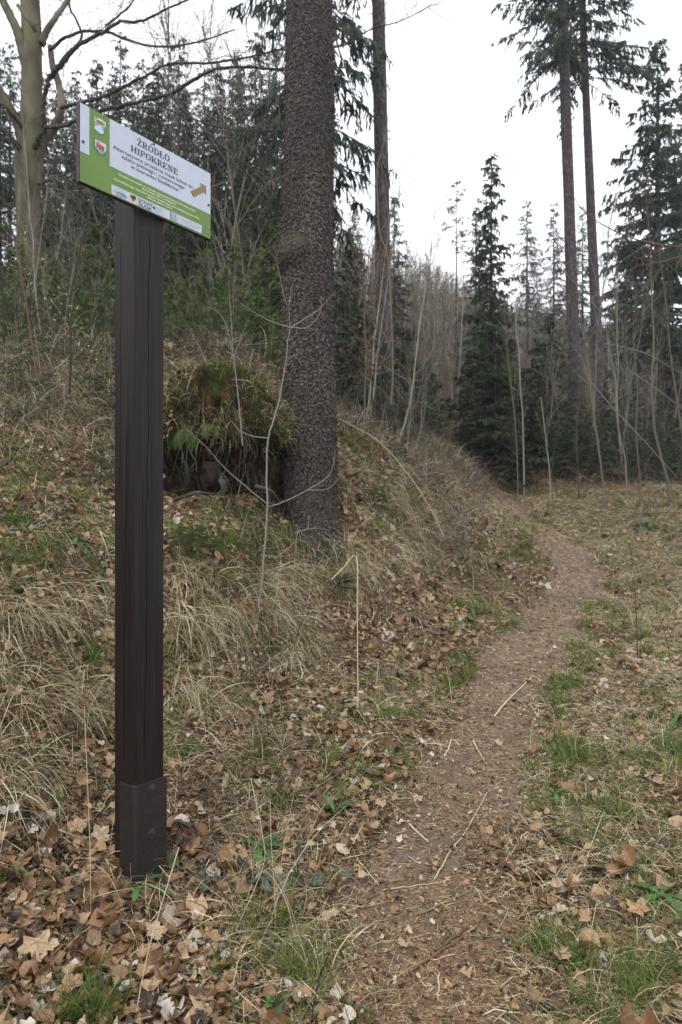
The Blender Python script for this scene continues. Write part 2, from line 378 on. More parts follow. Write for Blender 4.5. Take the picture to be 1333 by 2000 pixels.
def make_sign():
    root = empty("trail_signpost", (0, 0, 0))
    tag(root, "tall dark brown wooden post carrying a green and white trail sign panel", "signpost")
    # wood
    m, nt, bs = new_mat("stained_wood"); 
    g = noise(nt, 1, 6, mapping(nt, (70, 70, 1.2)), .7, .6)
    g2 = noise(nt, 1, 4, mapping(nt, (260, 260, 5)), .6)
    c = ramp(nt, g, [(.3, (.004, .0028, .0026)), (.5, (.0105, .0068, .0062)), (.72, (.024, .0165, .0155))])
    c = mix(nt, ramp(nt, noise(nt, 2.2, 4, mapping(nt, (1, 1, .5))), [(.45, (0, 0, 0)), (.75, (.45, .45, .45))]), c, (.016, .009, .007))
    c = mix(nt, ramp(nt, noise(nt, 150, 2, mapping(nt, (1, 1, .6)), .5), [(.72, (0, 0, 0)), (.75, (.35, .35, .35))]), c, (.12, .11, .09))
    nt.links.new(c, bs.inputs["Base Color"]); bs.inputs["Roughness"].default_value = .55; bs.inputs["Specular IOR Level"].default_value = .22
    bump(nt, bs, math_(nt, 'ADD', g, math_(nt, 'MULTIPLY', g2, .6)), .35, .0025)
    wood = m
    mk, ntk, bk = new_mat("deep_crack"); bk.inputs["Base Color"].default_value = (.004, .003, .003, 1); bk.inputs["Roughness"].default_value = 1; bk.inputs["Specular IOR Level"].default_value = 0
    bm = bmesh.new()
    q = [C0, C0 + E1 * PWR, C0 + E1 * PWR + E2 * PWL, C0 + E2 * PWL]
    box_bm(bm, [(p[0], p[1]) for p in q], .09, 3.05)
    post = bm_obj("post", bm, wood, root, .005, 2)
    # drying cracks let into the faces, inside the post part
    me = post.data; me.materials.append(mk)
    bm = bmesh.new(); bm.from_mesh(me)
    def crack(org, ax, nn, pts, w):
        vs = []
        for i, (s, z) in enumerate(pts):
            ww = w * (0.15 if i in (0, len(pts) - 1) else 1) * (.7 + .6 * vn(i * .7, s * 40, 3))
            vs.append([bm.verts.new(org + ax * (s + d * ww * .5) + UP * z + nn * .0006) for d in (-1, 1)])
        for a, b in zip(vs[:-1], vs[1:]):
            f = bm.faces.new((a[0], a[1], b[1], b[0])); f.material_index = 1
    def cl(s0, s1, z0, z1, n=26, am=.003, sd=0):
        return [(s0 + (s1 - s0) * i / (n - 1) + (float(vn(i * .45, sd, 9)) - .5) * am * 2, z0 + (z1 - z0) * i / (n - 1)) for i in range(n)]
    crack(C0, E1, NR, cl(.052, .075, .55, 2.72, 50, .006, 1), .0026)
    crack(C0, E1, NR, cl(.083, .088, 1.5, 2.3, 20, .003, 2), .0012)
    crack(C0, E1, NR, cl(.035, .04, 1.1, 1.7, 16, .003, 4), .001)
    crack(C0, E2, -E1, cl(.07, .05, .5, 1.9, 36, .004, 5), .003)
    crack(C0, E2, -E1, cl(.095, .09, 1.6, 2.7, 26, .003, 6), .0015)
    crack(C0, E2, -E1, cl(.022, .03, .45, 1.4, 20, .003, 7), .0012)
    bm.to_mesh(me); bm.free()
    # steel bracket, bent round the near edge
    ms, nts, bss = new_mat("painted_steel"); v = mapping(nts)
    c = ramp(nts, noise(nts, 30, 8, v, .7), [(.3, (.007, .0055, .0055)), (.55, (.016, .012, .0115)), (.75, (.034, .02, .015))])
    c = mix(nts, ramp(nts, noise(nts, 120, 3, v), [(.66, (0, 0, 0)), (.72, (.6, .6, .6))]), c, (.10, .09, .08))
    nts.links.new(c, bss.inputs["Base Color"]); bss.inputs["Roughness"].default_value = .5
    bump(nts, bss, noise(nts, 90, 4, v), .5, .002)
    th = .007; r = .016
    def pt(a, b): p = C0 + E1 * a + E2 * b; return (p[0], p[1])
    out = [pt(-th, .092), pt(-th, r)]
    for k in range(1, 6):
        an = k / 6 * math.pi / 2
        out.append(pt(-th + (r) * (1 - math.cos(an)), r - (r + th) * math.sin(an)))
    out += [pt(r, -th), pt(PWR + .012, -th)]
    inn = [pt(PWR + .012, -.001), pt(.004, -.001), pt(-.001, .004), pt(-.001, .092)]
    bm = bmesh.new(); box_bm(bm, out + inn, -.12, .418)
    br = bm_obj("steel_bracket", bm, ms, root, .0012, 1)
    mbolt, ntq, bq = new_mat("rusty_bolt"); ntq.links.new(ramp(ntq, noise(ntq, 200, 4, mapping(ntq)), [(.35, (.03, .022, .02)), (.65, (.085, .065, .055))]), bq.inputs['Base Color']); bq.inputs['Roughness'].default_value = .45; bq.inputs['Metallic'].default_value = .4
    for (s, z) in ((.083, .386), (.083, .200)):
        bm = bmesh.new(); o = C0 + E1 * s + NR * th + UP * z
        def ring(R, d, n): return [bm.verts.new(o + E1 * R * math.cos(2 * math.pi * i / n + .3) + UP * R * math.sin(2 * math.pi * i / n + .3) + NR * d) for i in range(n)]
        for (R0, d0, d1, n) in ((.019, -.001, .003, 24), (.0125, .003, .012, 6), (.006, .012, .017, 12)):
            a, b = ring(R0, d0, n), ring(R0 * .93, d1, n)
            for i in range(n): bm.faces.new((a[i], a[(i + 1) % n], b[(i + 1) % n], b[i]))
            bm.faces.new(b)
        bm_obj("bolt", bm, mbolt, br)
    # panel
    off = .023; p0 = C0 + NR * off
    def onplane(u, v):
        d = np.array([(u - 666.5) / FPX, 1, -(v - HV) / FPX]); o = np.array([0, 0, CAMZ]); t = ((p0 - o) @ NR) / (d @ NR); return o + d * t
    TL = onplane(155.1, 198.6); SW, SH = .6535, .2995; TL[2] = 3.088
    fr = (TL, E1 * SW, -UP * SH, NR)
    bmk = bmesh.new()
    q = [TL + E1 * -.001, TL + E1 * (SW + .001), TL + E1 * (SW + .001) - NR * .019, TL + E1 * -.001 - NR * .019]
    box_bm(bmk, [(p[0], p[1]) for p in q], TL[2] - SH - .001, TL[2] + .001)
    mb, ntb, bb = new_mat("backing_board"); 
    ntb.links.new(ramp(ntb, noise(ntb, 60, 4, mapping(ntb)), [(.3, (.018, .01, .012)), (.7, (.05, .028, .03))]), bb.inputs["Base Color"]); bb.inputs["Roughness"].default_value = .7
    board = bm_obj("sign_board", bmk, mb, root, .0015, 1)
    white = flatmat("sign_white", (.41, .44, .505)); green = flatmat("sign_green", (.10, .18, .023), .4, .5)
    ink = flatmat("sign_ink", (.025, .025, .03), .5, 0); wl = flatmat("sign_white_print", (.50, .58, .40), .5, 0)
    red = flatmat("sign_red", (.40, .055, .04), .5, 0); yel = flatmat("sign_yellow", (.60, .42, .05), .5, 0)
    teal = flatmat("sign_teal", (.10, .30, .22), .5, 0); blue = flatmat("sign_blue", (.35, .50, .68), .5, 0)
    gold = flatmat("sign_arrow_brown", (.20, .13, .03), .5, .3); grey = flatmat("sign_grey", (.28, .30, .34), .5, 0)
    brown = flatmat("sign_brown", (.20, .12, .05), .5, 0)
    R = lambda a, b, c, d: [(a, b), (c, b), (c, d), (a, d)]
    D = .0015; Lm = .0006
    poly_obj("white_face", [R(0.004, .004, .996, .996)], white, board, fr, D)
    poly_obj("green_field", [[(.064, .005), (.199, .005), (.199, .624), (.9955, .624), (.9955, .9955), (.0045, .9955), (.0045, .618), (.064, .618)]], green, board, fr, D + Lm)
    bx = poly_obj("logo_box", [R(.209, .853, .650, .985)], white, board, fr, D + 2 * Lm)
    bx2 = poly_obj("logo_box", [R(.659, .849, .917, .975)], white, board, fr, D + 2 * Lm)
    fx = []
    for a, b, c, d in ((.209, .853, .650, .985), (.659, .849, .917, .975)):
        w = .0022; h = .0045
        fx += [R(a, b, c, b + h), R(a, d - h, c, d), R(a, b, a + w, d), R(c - w, b, c, d)]
    poly_obj("logo_frame", fx, grey, board, fr, D + 3 * Lm)
    A = SH / SW
    def circ(cx, cy, r, n=28, a0=0, a1=2 * math.pi): return [(cx + r * A * math.cos(a0 + (a1 - a0) * i / n), cy + r * math.sin(a0 + (a1 - a0) * i / n)) for i in range(n + (a1 - a0 < 6.2))]
    def line(x0, y0, x1, y1, w):
        dx, dy = (x1 - x0) / A, y1 - y0; l = math.hypot(dx, dy) or 1; nx, ny = -dy / l * w / 2, dx / l * w / 2
        return [(x0 + nx * A, y0 + ny), (x1 + nx * A, y1 + ny), (x1 - nx * A, y1 - ny), (x0 - nx * A, y0 - ny)]
    # river emblem
    riv = [(.091, .085), (.172, .078), (.172, .135), (.150, .155), (.137, .168), (.157, .225), (.156, .255), (.135, .275), (.095, .247), (.095, .215), (.118, .19), (.124, .165), (.093, .125)]
    poly_obj("river_emblem", [[((x - .13) * 1.1 + .13, (y - .17) * 1.06 + .17) for x, y in riv]], ink, board, fr, D + 2 * Lm)
    poly_obj("river_emblem", [riv], wl, board, fr, D + 3 * Lm)
    poly_obj("river_emblem", [[(.127, .16), (.14, .17), (.155, .225), (.15, .25), (.135, .268), (.097, .24), (.097, .22), (.12, .195)]], blue, board, fr, D + 4 * Lm)
    poly_obj("river_emblem", [[(.105, .125), (.125, .105), (.15, .11), (.168, .128), (.15, .15), (.13, .16), (.115, .15)]], brown, board, fr, D + 4 * Lm)
    poly_obj("river_emblem", [[(.094, .09), (.12, .088), (.108, .118), (.097, .118)], [(.14, .085), (.17, .083), (.168, .1)]], teal, board, fr, D + 5 * Lm)
    # crest with a stag
    sh = [(.098, .372), (.175, .372), (.175, .44), (.170, .482), (.156, .518), (.137, .545), (.118, .518), (.103, .482), (.098, .44)]
    poly_obj("crest", [[((x - .137) * 1.1 + .137, (y - .45) * 1.08 + .45) for x, y in sh]], ink, board, fr, D + 2 * Lm)
    poly_obj("crest", [sh], white, board, fr, D + 3 * Lm)
    poly_obj("crest", [[(.104, .485), (.137, .475), (.170, .482), (.156, .518), (.137, .542), (.118, .518)]], teal, board, fr, D + 4 * Lm)
    poly_obj("crest", [[(.118, .418), (.128, .412), (.157, .42), (.162, .435), (.158, .45), (.161, .485), (.156, .487), (.151, .455), (.134, .45), (.131, .487), (.126, .487), (.125, .455), (.117, .46), (.112, .48), (.108, .478), (.114, .45), (.115, .43), (.108, .425), (.107, .417)],
        line(.117, .42, .113, .385, .008), line(.118, .42, .126, .385, .008), line(.114, .4, .106, .39, .006), line(.123, .4, .132, .393, .006)], red, board, fr, D + 5 * Lm)
    # arrow
    arw = [(.820, .423), (.915, .268), (.903, .232), (.953, .240), (.952, .358), (.939, .322), (.848, .482)]
    poly_obj("arrow", [[((x - .886) * 1.04 + .886, (y - .36) * 1.04 + .36) for x, y in arw]], ink, board, fr, D + 2 * Lm)
    poly_obj("arrow", [arw], gold, board, fr, D + 3 * Lm)
    # ---- title in a slab serif drawn by strokes
    T_, t_ = .20, .09
    def arc(cx, cy, rx, ry, a0, a1, w, n=14):
        o = []
        for i in range(n):
            a = math.radians(a0 + (a1 - a0) * i / n); b = math.radians(a0 + (a1 - a0) * (i + 1) / n)
            # stroke is thick where it runs upright
            wa = t_ + (w - t_) * abs(math.cos(a)); wb = t_ + (w - t_) * abs(math.cos(b))
            o.append([(cx + (rx) * math.cos(a), cy + ry * math.sin(a)), (cx + rx * math.cos(b), cy + ry * math.sin(b)), (cx + (rx - wb) * math.cos(b), cy + (ry - wb * .8) * math.sin(b)), (cx + (rx - wa) * math.cos(a), cy + (ry - wa * .8) * math.sin(a))])
        return o
    B = lambda x0, y0, x1, y1: [(x0, y0), (x1, y0), (x1, y1), (x0, y1)]
    def st(x, y0=0, y1=1, ser=(1, 1), sw=.2):
        o = [B(x, y0, x + T_, y1)]
        if ser[0]: o.append(B(x - .1, y0, x + T_ + .1, y0 + t_))
        if ser[1]: o.append(B(x - .1, y1 - t_, x + T_ + .1, y1))
        return o
    GL = {
     'H': (1.0, st(.1) + st(.7) + [B(.3, .46, .7, .46 + t_)]), 'I': (.5, st(.15)),
     'P': (.82, st(.1) + [B(.3, .91, .5, 1), B(.3, .42, .5, .42 + t_)] + arc(.5, .71, .29, .29, -90, 90, T_)),
     'R': (.92, st(.1) + [B(.3, .91, .5, 1), B(.3, .44, .5, .44 + t_), [(.42, .48), (.62, .48), (.86, 0), (.64, 0)], B(.7, 0, .95, t_)] + arc(.5, .72, .28, .28, -90, 90, T_)),
     'D': (.95, st(.1) + [B(.3, .91, .42, 1), B(.3, 0, .42, t_)] + arc(.42, .5, .48, .5, -90, 90, T_)),
     'O': (.98, arc(.49, .5, .46, .51, 0, 360, T_, 28)), 'K': (.98, st(.1) + [[(.3, .42), (.7, .95), (.84, .95), (.42, .42)], [(.36, .56), (.5, .66), (.9, .05), (.68, .05)], B(.62, .91, .95, 1), B(.6, 0, 1, t_)]),
     'E': (.86, st(.1) + [B(.3, .91, .8, 1), B(.3, 0, .82, t_), B(.3, .47, .6, .47 + t_), B(.72, .74, .8, .95), B(.74, .05, .82, .27), B(.54, .38, .61, .64)]),
     'N': (1.02, [B(.16, 0, .25, 1), B(.02, 0, .4, t_), B(.02, .91, .3, 1), B(.76, 0, .85, 1), B(.62, .91, .98, 1), [(.2, 1), (.4, 1), (.85, 0), (.68, 0)]]),
     'L': (.82, st(.1) + [B(.3, 0, .78, t_), B(.7, .05, .78, .3)]), 'Z': (.86, [B(.08, .91, .78, 1), B(.06, 0, .8, t_), B(.08, .7, .16, .95), B(.72, .05, .8, .3), [(.58, .95), (.78, .95), (.27, .05), (.07, .05)]]),
     ' ': (.4, [])}
    GL['Ź'] = (.86, GL['Z'][1] + [[(.36, 1.1), (.46, 1.1), (.66, 1.34), (.48, 1.34)]])
    GL['Ó'] = (.98, GL['O'][1] + [[(.42, 1.1), (.52, 1.1), (.72, 1.34), (.54, 1.34)]])
    GL['Ł'] = (.82, GL['L'][1] + [[(-.06, .38), (.54, .62), (.54, .74), (-.06, .5)]])
    def title(s, x0, x1, base, cap):
        tot = sum(GL[c][0] + .06 for c in s) - .06; k = (x1 - x0) / tot; x = x0; pl = []
        for c in s:
            for p in GL[c][1]: pl.append([(x + a * k, base - b * cap) for a, b in p])
            x += (GL[c][0] + .06) * k
        o = poly_obj("lettering", pl, ink, board, fr, D + 2 * Lm, step=6e-6); return o
    title("ŹRÓDŁO", .393, .645, .160, .088); title("HIPOKRENE", .348, .713, .288, .084)
    def text(s, x0, x1, base, cap, m, depth=2, bold=.0):
        cu = bpy.data.curves.new("lettering", 'FONT'); cu.body = s; cu.offset = bold; cu.resolution_u = 2
        ob = bpy.data.objects.new("tmp", cu); COL.objects.link(ob); bpy.context.view_layer.update()
        dg = bpy.context.evaluated_depsgraph_get(); me = bpy.data.meshes.new_from_object(ob.evaluated_get(dg))
        bpy.data.objects.remove(ob); bpy.data.curves.remove(cu)
        n = len(me.vertices); c = np.zeros(n * 3, np.float32); me.vertices.foreach_get("co", c); c = c.reshape(-1, 3)
        a, b = c[:, 0].min(), c[:, 0].max(); S = x0 + (c[:, 0] - a) / (b - a) * (x1 - x0); Tt = base - c[:, 1] / .70 * cap
        V = fr[0] + S[:, None] * fr[1] + Tt[:, None] * fr[2] + NR * (D + depth * Lm)
        me.vertices.foreach_set("co", V.astype(np.float32).ravel()); me.update(); me.materials.clear(); me.materials.append(m)
        o = bpy.data.objects.new("lettering", me); COL.objects.link(o); o.parent = board; return o
    text("Alternatywne przejście trasą leśną do", .221, .839, .372, .050, ink, bold=.002)
    text("szlaku pieszego i rowerowego", .283, .767, .443, .050, ink, bold=.002)
    text("w kierunku Siedlęcina", .347, .715, .515, .050, ink, bold=.002)
    text("Ścieżka powstała w ramach zagospodarowania turystycznego", .262, .858, .693, .026, wl, bold=.02)
    text("Borowego Jaru z inicjatywy", .433, .694, .733, .026, wl, bold=.02)
    text("Dolnośląskiego Zespołu Parków Krajobrazowych Oddział Jelenia Góra", .228, .894, .780, .026, wl, bold=.02)
    text("i Miasta Jelenia Góra", .463, .666, .820, .026, wl, bold=.02)
    text("DZPK", .243, .314, .972, .050, ink, 3, .01)
    text("DOLNY", .403, .512, .918, .044, ink, 3, .02); text("ŚLĄSK", .403, .504, .975, .044, ink, 3, .02)
    zz = [(.222, .93), (.24, .895), (.249, .90), (.262, .868), (.274, .895), (.283, .88), (.30, .912), (.32, .95)]
    poly_obj("mountain_mark", [line(*zz[i], *zz[i + 1], .007) for i in range(len(zz) - 1)], grey, board, fr, D + 3 * Lm)
    g = [(.225 + .1 * i / 8, .945 - .03 * math.sin(i / 8 * math.pi)) for i in range(9)]
    poly_obj("mountain_mark", [line(*g[i], *g[i + 1], .008) for i in range(8)], teal, board, fr, D + 3.5 * Lm)
    es = [(.341, .866), (.386, .866), (.386, .92), (.378, .945), (.364, .962), (.349, .945), (.341, .92)]
    poly_obj("eagle_crest", [es], yel, board, fr, D + 3 * Lm)
    poly_obj("eagle_crest", [[(.360, .873), (.368, .873), (.369, .89), (.383, .876), (.384, .915), (.374, .925), (.369, .925), (.373, .945), (.364, .953), (.355, .945), (.359, .925), (.353, .925), (.343, .915), (.344, .876), (.359, .89)]], ink, board, fr, D + 4 * Lm)
    poly_obj("small_print", [R(.531, .887 + i * .0165, .531 + w, .892 + i * .0165) for i, w in enumerate((.05, .06, .045, .055, .07))], grey, board, fr, D + 3 * Lm)
    poly_obj("tree_mark", [circ(.687, .911, .050)], teal, board, fr, D + 3 * Lm)
    poly_obj("tree_mark", [circ(.687, .911, .041)], white, board, fr, D + 4 * Lm)
    poly_obj("tree_mark", [circ(.687, .90, .024, 14), line(.687, .9, .687, .945, .01), line(.668, .94, .706, .94, .008)], teal, board, fr, D + 5 * Lm)
    poly_obj("small_print", [R(.722 + a, .873 + i * .0185, .722 + a + w, .878 + i * .0185) for i, (a, w) in enumerate(((.07, .04), (0, .18), (.01, .17), (.04, .12), (.06, .08)))], grey, board, fr, D + 3 * Lm)
    for s, t in ((.022, .487), (.518, .03), (.977, .498), (.518, .914)):
        bm = bmesh.new(); o = fr[0] + fr[1] * s + fr[2] * t + NR * D
        for (r0, r1, d0, d1) in ((.0055, .005, 0, .002), (.0035, .002, .002, .0038)):
            a = [bm.verts.new(o + E1 * r0 * math.cos(k * .6283) + UP * r0 * math.sin(k * .6283) + NR * (d0 + .0028)) for k in range(10)]
            b = [bm.verts.new(o + E1 * r1 * math.cos(k * .6283) + UP * r1 * math.sin(k * .6283) + NR * (d1 + .0028)) for k in range(10)]
            for i in range(10): bm.faces.new((a[i], a[(i + 1) % 10], b[(i + 1) % 10], b[i]))
            bm.faces.new(b)
        bm_obj("screw", bm, ms, board)
    # loose fibres and old web under the panel, with lichen specks: part of the board
    acc = Acc()
    n = 90; s = rng.uniform(.36, .56, n)
    O = fr[0] + s[:, None] * fr[1] + fr[2] * 1.0 - NR * rng.uniform(-.001, .012, n)[:, None] + UP * .004
    Dr = np.stack([rng.normal(0, .6, n), rng.normal(0, .6, n), -rng.uniform(.2, 1, n)], 1)
    strips(acc, O, Dr, rng.uniform(.01, .045, n), .0012, rng.uniform(0, 2, n), 3, rng.uniform(0, .5, n))
    acc.build("web_tangle", M['twig'], board)
make_sign()
#@@PART2
# ------------------------------------------------------------------ big trunks
def cyl_trunk(name, ctrl, m, parent, sides=64, nz=200, flare=0, seed=0, amp=.012, ridges=5, extra=None):
    """ctrl rows: x,y,z,r along the axis (low to high)"""
    c = smooth_line(ctrl, max(2, nz // (len(ctrl) - 1)))
    n = len(c); a = np.linspace(0, 2 * np.pi, sides, endpoint=False)
    L = np.concatenate([[0], np.cumsum(np.linalg.norm(np.diff(c[:, :3], axis=0), axis=1))])
    A = np.repeat(a[None], n, 0); Z = np.repeat(L[:, None], sides, 1); R = np.repeat(c[:, 3:4], sides, 1)
    na = fbm(np.cos(A) * 2 + 9, np.sin(A) * 2 + Z * .6, seed, 3) - .44
    fine = fbm(A * R[:, :1].mean() * 38, Z * 22, seed + 5, 2) - .4
    R = R * (1 + na * .14) + amp * fine
    if flare:
        fl = np.exp(-Z / .35) * flare
        R = R + fl * (.55 + .45 * np.cos(A * ridges + seed + na * 3))
    if extra: R = R + extra(A, c[:, 2][:, None] + Z * 0, R)
    V = np.stack([c[:, 0:1] + R * np.cos(A), c[:, 1:2] + R * np.sin(A), c[:, 2:3] + 0 * A], -1).reshape(-1, 3)
    i = np.arange(n - 1)[:, None] * sides; j = np.arange(sides)[None]; k = (j + 1) % sides
    F = np.stack([i + j, i + k, i + sides + k, i + sides + j], -1).reshape(-1, 4)
    return mesh_arr(name, V, F, m, parent)
def px_ctrl(rows, Y):
    """rows (u, v, width px) -> x,y,z,r ordered low to high"""
    out = []
    for r in sorted(rows, key=lambda r: -r[1]):
        y = Y if len(r) < 4 else r[3]; p = P(r[0], r[1], y); out.append([p[0], y, p[2], r[2] / FPX * y / 2])
    return np.array(out)
def burl_extra(nt, c):
    tc = node(nt, "ShaderNodeTexCoord"); sp = node(nt, "ShaderNodeSeparateXYZ"); nt.links.new(tc.outputs["Object"], sp.inputs[0])
    d = math_(nt, 'ABSOLUTE', math_(nt, 'SUBTRACT', sp.outputs[2], 4.42))
    k = math_(nt, 'SUBTRACT', 1.0, math_(nt, 'MULTIPLY', d, 4.2), True)
    x = math_(nt, 'MULTIPLY', math_(nt, 'SUBTRACT', -.22, sp.outputs[0]), 6.0, True)
    k = math_(nt, 'MULTIPLY', k, x)
    k = math_(nt, 'MULTIPLY', k, ramp(nt, noise(nt, 22, 6, tc.outputs["Object"], .7), [(.3, (.25, .25, .25)), (.6, (1, 1, 1))]))
    c = mix(nt, math_(nt, 'MULTIPLY', k, .75), c, (.12, .105, .055))
    g = math_(nt, 'SUBTRACT', 1.0, math_(nt, 'MULTIPLY', math_(nt, 'SUBTRACT', sp.outputs[2], 1.25), 1.25), True)
    g = math_(nt, 'MULTIPLY', g, ramp(nt, noise(nt, 7, 6, tc.outputs["Object"], .7), [(.4, (0, 0, 0)), (.62, (.7, .7, .7))]))
    return mix(nt, g, c, (.085, .10, .075))
BK = {
 'spruce': bark_mat("scaly_spruce_bark", (.032, .026, .023), (.072, .060, .052), (.14, .122, .108), (19, 19, 8.5), 4.0, 1.0, .03, None, burl_extra),
 'spruce_far': bark_mat("spruce_bark", (.035, .028, .030), (.07, .056, .060), (.115, .095, .10), (5, 5, 2.6), 3.0, .8, .03),
 'spruce_dark': bark_mat("dark_spruce_bark", (.03, .026, .022), (.06, .052, .042), (.11, .10, .08), (4, 4, 1.5), 3.0, .6, .03),
 'beech': bark_mat("smooth_beech_bark", (.065, .055, .036), (.125, .108, .07), (.20, .175, .12), (1.6, 1.6, .9), 1.4, .25, .02, (.10, .10, .05)),
 'pale': bark_mat("pale_bark", (.10, .09, .075), (.20, .18, .15), (.34, .32, .28), (12, 12, 5), 3.0, .3, .01)}
# --- the big spruce in the middle
big = empty("spruce_tree", (P(612, 1060, 7.2)[0], 7.2, 1.3))
tag(big, "thick scaly spruce trunk with a mossy burl, standing on the bank beside the signpost", "tree")
def burl(A, Z, R):
    d = np.angle(np.exp(1j * (A - math.radians(215))))
    b = .075 * np.exp(-((Z - 4.40 + .06 * np.sin(A * 2)) / .13) ** 2) * np.exp(-(d / .85) ** 2) * (.6 + .8 * vn(A * 4, Z * 5, 44)) + .02 * np.exp(-((Z - 4.28 - .05 * np.sin(A * 3)) / .06) ** 2) * np.exp(-(d / .8) ** 2)
    b += .035 * np.exp(-((Z - 4.15) / .10) ** 2) * np.exp(-(d / 1.5) ** 2) * -.6
    sc = (vn(A * 11, Z * 9, 41) - .5) * .012
    return b + sc
ctrl = px_ctrl([(604, -1200, 70), (604, -500, 78), (604, 0, 90), (606, 200, 95), (603, 350, 95), (601, 480, 98), (602, 620, 98), (604, 760, 102), (606, 880, 102), (607, 980, 100), (612, 1050, 104), (614, 1100, 120)], 7.2)
o = cyl_trunk("trunk", ctrl, BK['spruce'], None, 128, 420, .11, 3, .016, 5, burl)
o.parent = big; big.location = (0, 0, 0)
BARKFLAKES = (ctrl, big)
M['flake'] = leafy("bark_flakes", [(0, (.028, .021, .020)), (.5, (.074, .062, .052)), (1, (.15, .132, .116))], .85, 0)
r_ = np.random.default_rng(31)
for i in range(34):      # stubs of shed limbs
    zz = r_.uniform(2.2, 8); an = r_.uniform(-3.1, 0.1); cx_ = np.interp(zz, ctrl[:, 2], ctrl[:, 0]); rr_ = np.interp(zz, ctrl[:, 2], ctrl[:, 3]); dd = np.array([math.cos(an), math.sin(an), r_.normal(-.1, .25)])
    p_ = np.array([cx_, 7.2, zz]) + dd * rr_ * .9; a_ = Acc(); tube(a_, [p_, p_ + dd * r_.uniform(.03, .09)], [.011, .005], 5, .2); a_.build("stub", M['twig'], big)
for (u0, v0, u1, v1, u2, v2, w) in ((590, 1000, 572, 1050, 545, 1085, 26), (608, 1020, 612, 1070, 606, 1110, 30)):
    a_ = Acc(); p_ = smooth_line([P(u0, v0, 7.1), P(u1, v1, 6.9), P(u2, v2, 6.72)], 6); tube(a_, p_, np.linspace(w, w * .35, len(p_)) / FPX * 3.5, 10); a_.build("root", BK['spruce'], big)
TREES = []   # (object, u, label kind)
def crown_branches(acc, dead, cx, cy, z0, z1, rmax, nbr, droop=.5, hang=1.0, seed=0, dens=1.0, tipw=.05, shape=.8, rnd0=.0, azr=None, sub=6, lift=.1, needles=True):
    """spruce crown: drooping limbs with lateral sprays and hanging twigs, built in place"""
    r = np.random.default_rng(seed)
    for b in range(nbr):
        f = (b + r.uniform(0, 1)) / nbr; z = z0 + (z1 - z0) * f
        L = rmax * max(.06, (1 - f)) ** shape * r.uniform(.6, 1.12)
        az = r.uniform(*azr) if azr else r.uniform(0, 2 * math.pi)
        el = (lift + .5 * f) + r.normal(0, .1)
        d = np.array([math.cos(az) * math.cos(el), math.sin(az) * math.cos(el), math.sin(el)])
        n = 7; p = [np.array([cx, cy, z])]
        for i in range(n - 1):
            d = norm(d + np.array([0, 0, -droop / n * (1.8 if i < 4 else -.8)]) + r.normal(0, .05, 3)); p.append(p[-1] + d * L / (n - 1))
        p = np.array(p)
        if dead is not None: tube(dead, p, np.linspace(.012 + .008 * L, .004, n), 4, r.uniform(.1, .5))
        tone = np.clip(.45 + rnd0 + r.normal(0, .18), 0, 1)
        k = int(max(4, L * 13 * dens)); t = np.sort(r.uniform(.12, 1, k)) * (n - 1)
        i0 = np.minimum(t.astype(int), n - 2); fr_ = (t - i0)[:, None]
        O = p[i0] * (1 - fr_) + p[i0 + 1] * fr_; ax = norm(p[i0 + 1] - p[i0])
        lat = norm(np.cross(ax, [0, 0, 1.])) * np.where(r.random(k) < .5, 1, -1)[:, None]
        LL = (.12 + .34 * L * (1 - (t / (n - 1)) ** 1.2 * .7)) * r.uniform(.5, 1.1, k) * .75
        dd = norm(lat * .8 + ax * .65 + r.normal(0, .15, (k, 3)))
        strips(acc, O, dd, LL, tipw * 1.1, .9 * hang + r.uniform(0, .4, k), 3, np.clip(tone + r.normal(0, .1, k), 0, 1))
        # hanging / side twigs off each spray
        m = sub
        s = r.uniform(.1, 1, (k, m)); G = np.array([0, 0, -1.0])
        Q = (O[:, None] + dd[:, None] * (LL[:, None] * s)[..., None] + G * ((s ** 2) * LL[:, None] * .35 * hang)[..., None]).reshape(-1, 3)
        ddn = norm(np.repeat(dd, m, 0) * .5 + r.normal(0, .45, (k * m, 3)) + G * (.35 + .7 * hang))
        strips(acc, Q, ddn, r.uniform(.07, .20, k * m) * (.6 + .6 * hang), tipw * .9, .5 * hang, 2, np.clip(tone + r.normal(0, .16, k * m), 0, 1))
def dead_twigs(acc, cx, cy, z0, z1, R, n, seed=0, sub=5):
    r = np.random.default_rng(seed)
    for b in range(n):
        z = r.uniform(z0, z1); az = r.uniform(0, 6.283); L = R * r.uniform(.35, 1)
        el = r.normal(-.05, .25); d = np.array([math.cos(az) * math.cos(el), math.sin(az) * math.cos(el), math.sin(el)])
        p = [np.array([cx, cy, z])]
        for i in range(4): d = norm(d + r.normal(0, .12, 3) + [0, 0, -.06]); p.append(p[-1] + d * L / 4)
        p = np.array(p); tube(acc, p, np.linspace(.011, .003, 5), 3, r.uniform(.3, .9))
        k = sub; t = r.uniform(.3, 1, k) * 4; i0 = np.minimum(t.astype(int), 3); O = p[i0] + (p[i0 + 1] - p[i0]) * (t - i0)[:, None]
        strips(acc, O, norm(p[i0 + 1] - p[i0]) + r.normal(0, .7, (k, 3)), r.uniform(.15, .45, k) * L * .6, .011, .4, 3, r.uniform(.3, .9, k))
def crown_obj(a, d, m, parent=None):
    """needles and limbs of one crown as one mesh with two materials"""
    na = sum(len(f) for f in a.F); nV = a.n
    a.V += d.V; a.R += d.R; a.U += d.U; a.F += [f + nV for f in d.F]; a.n += d.n
    o = a.build("crown", m, parent); o.data.materials.append(M['twig'])
    mi = np.zeros(len(o.data.polygons), np.int32); mi[na:] = 1; o.data.polygons.foreach_set("material_index", mi); return o
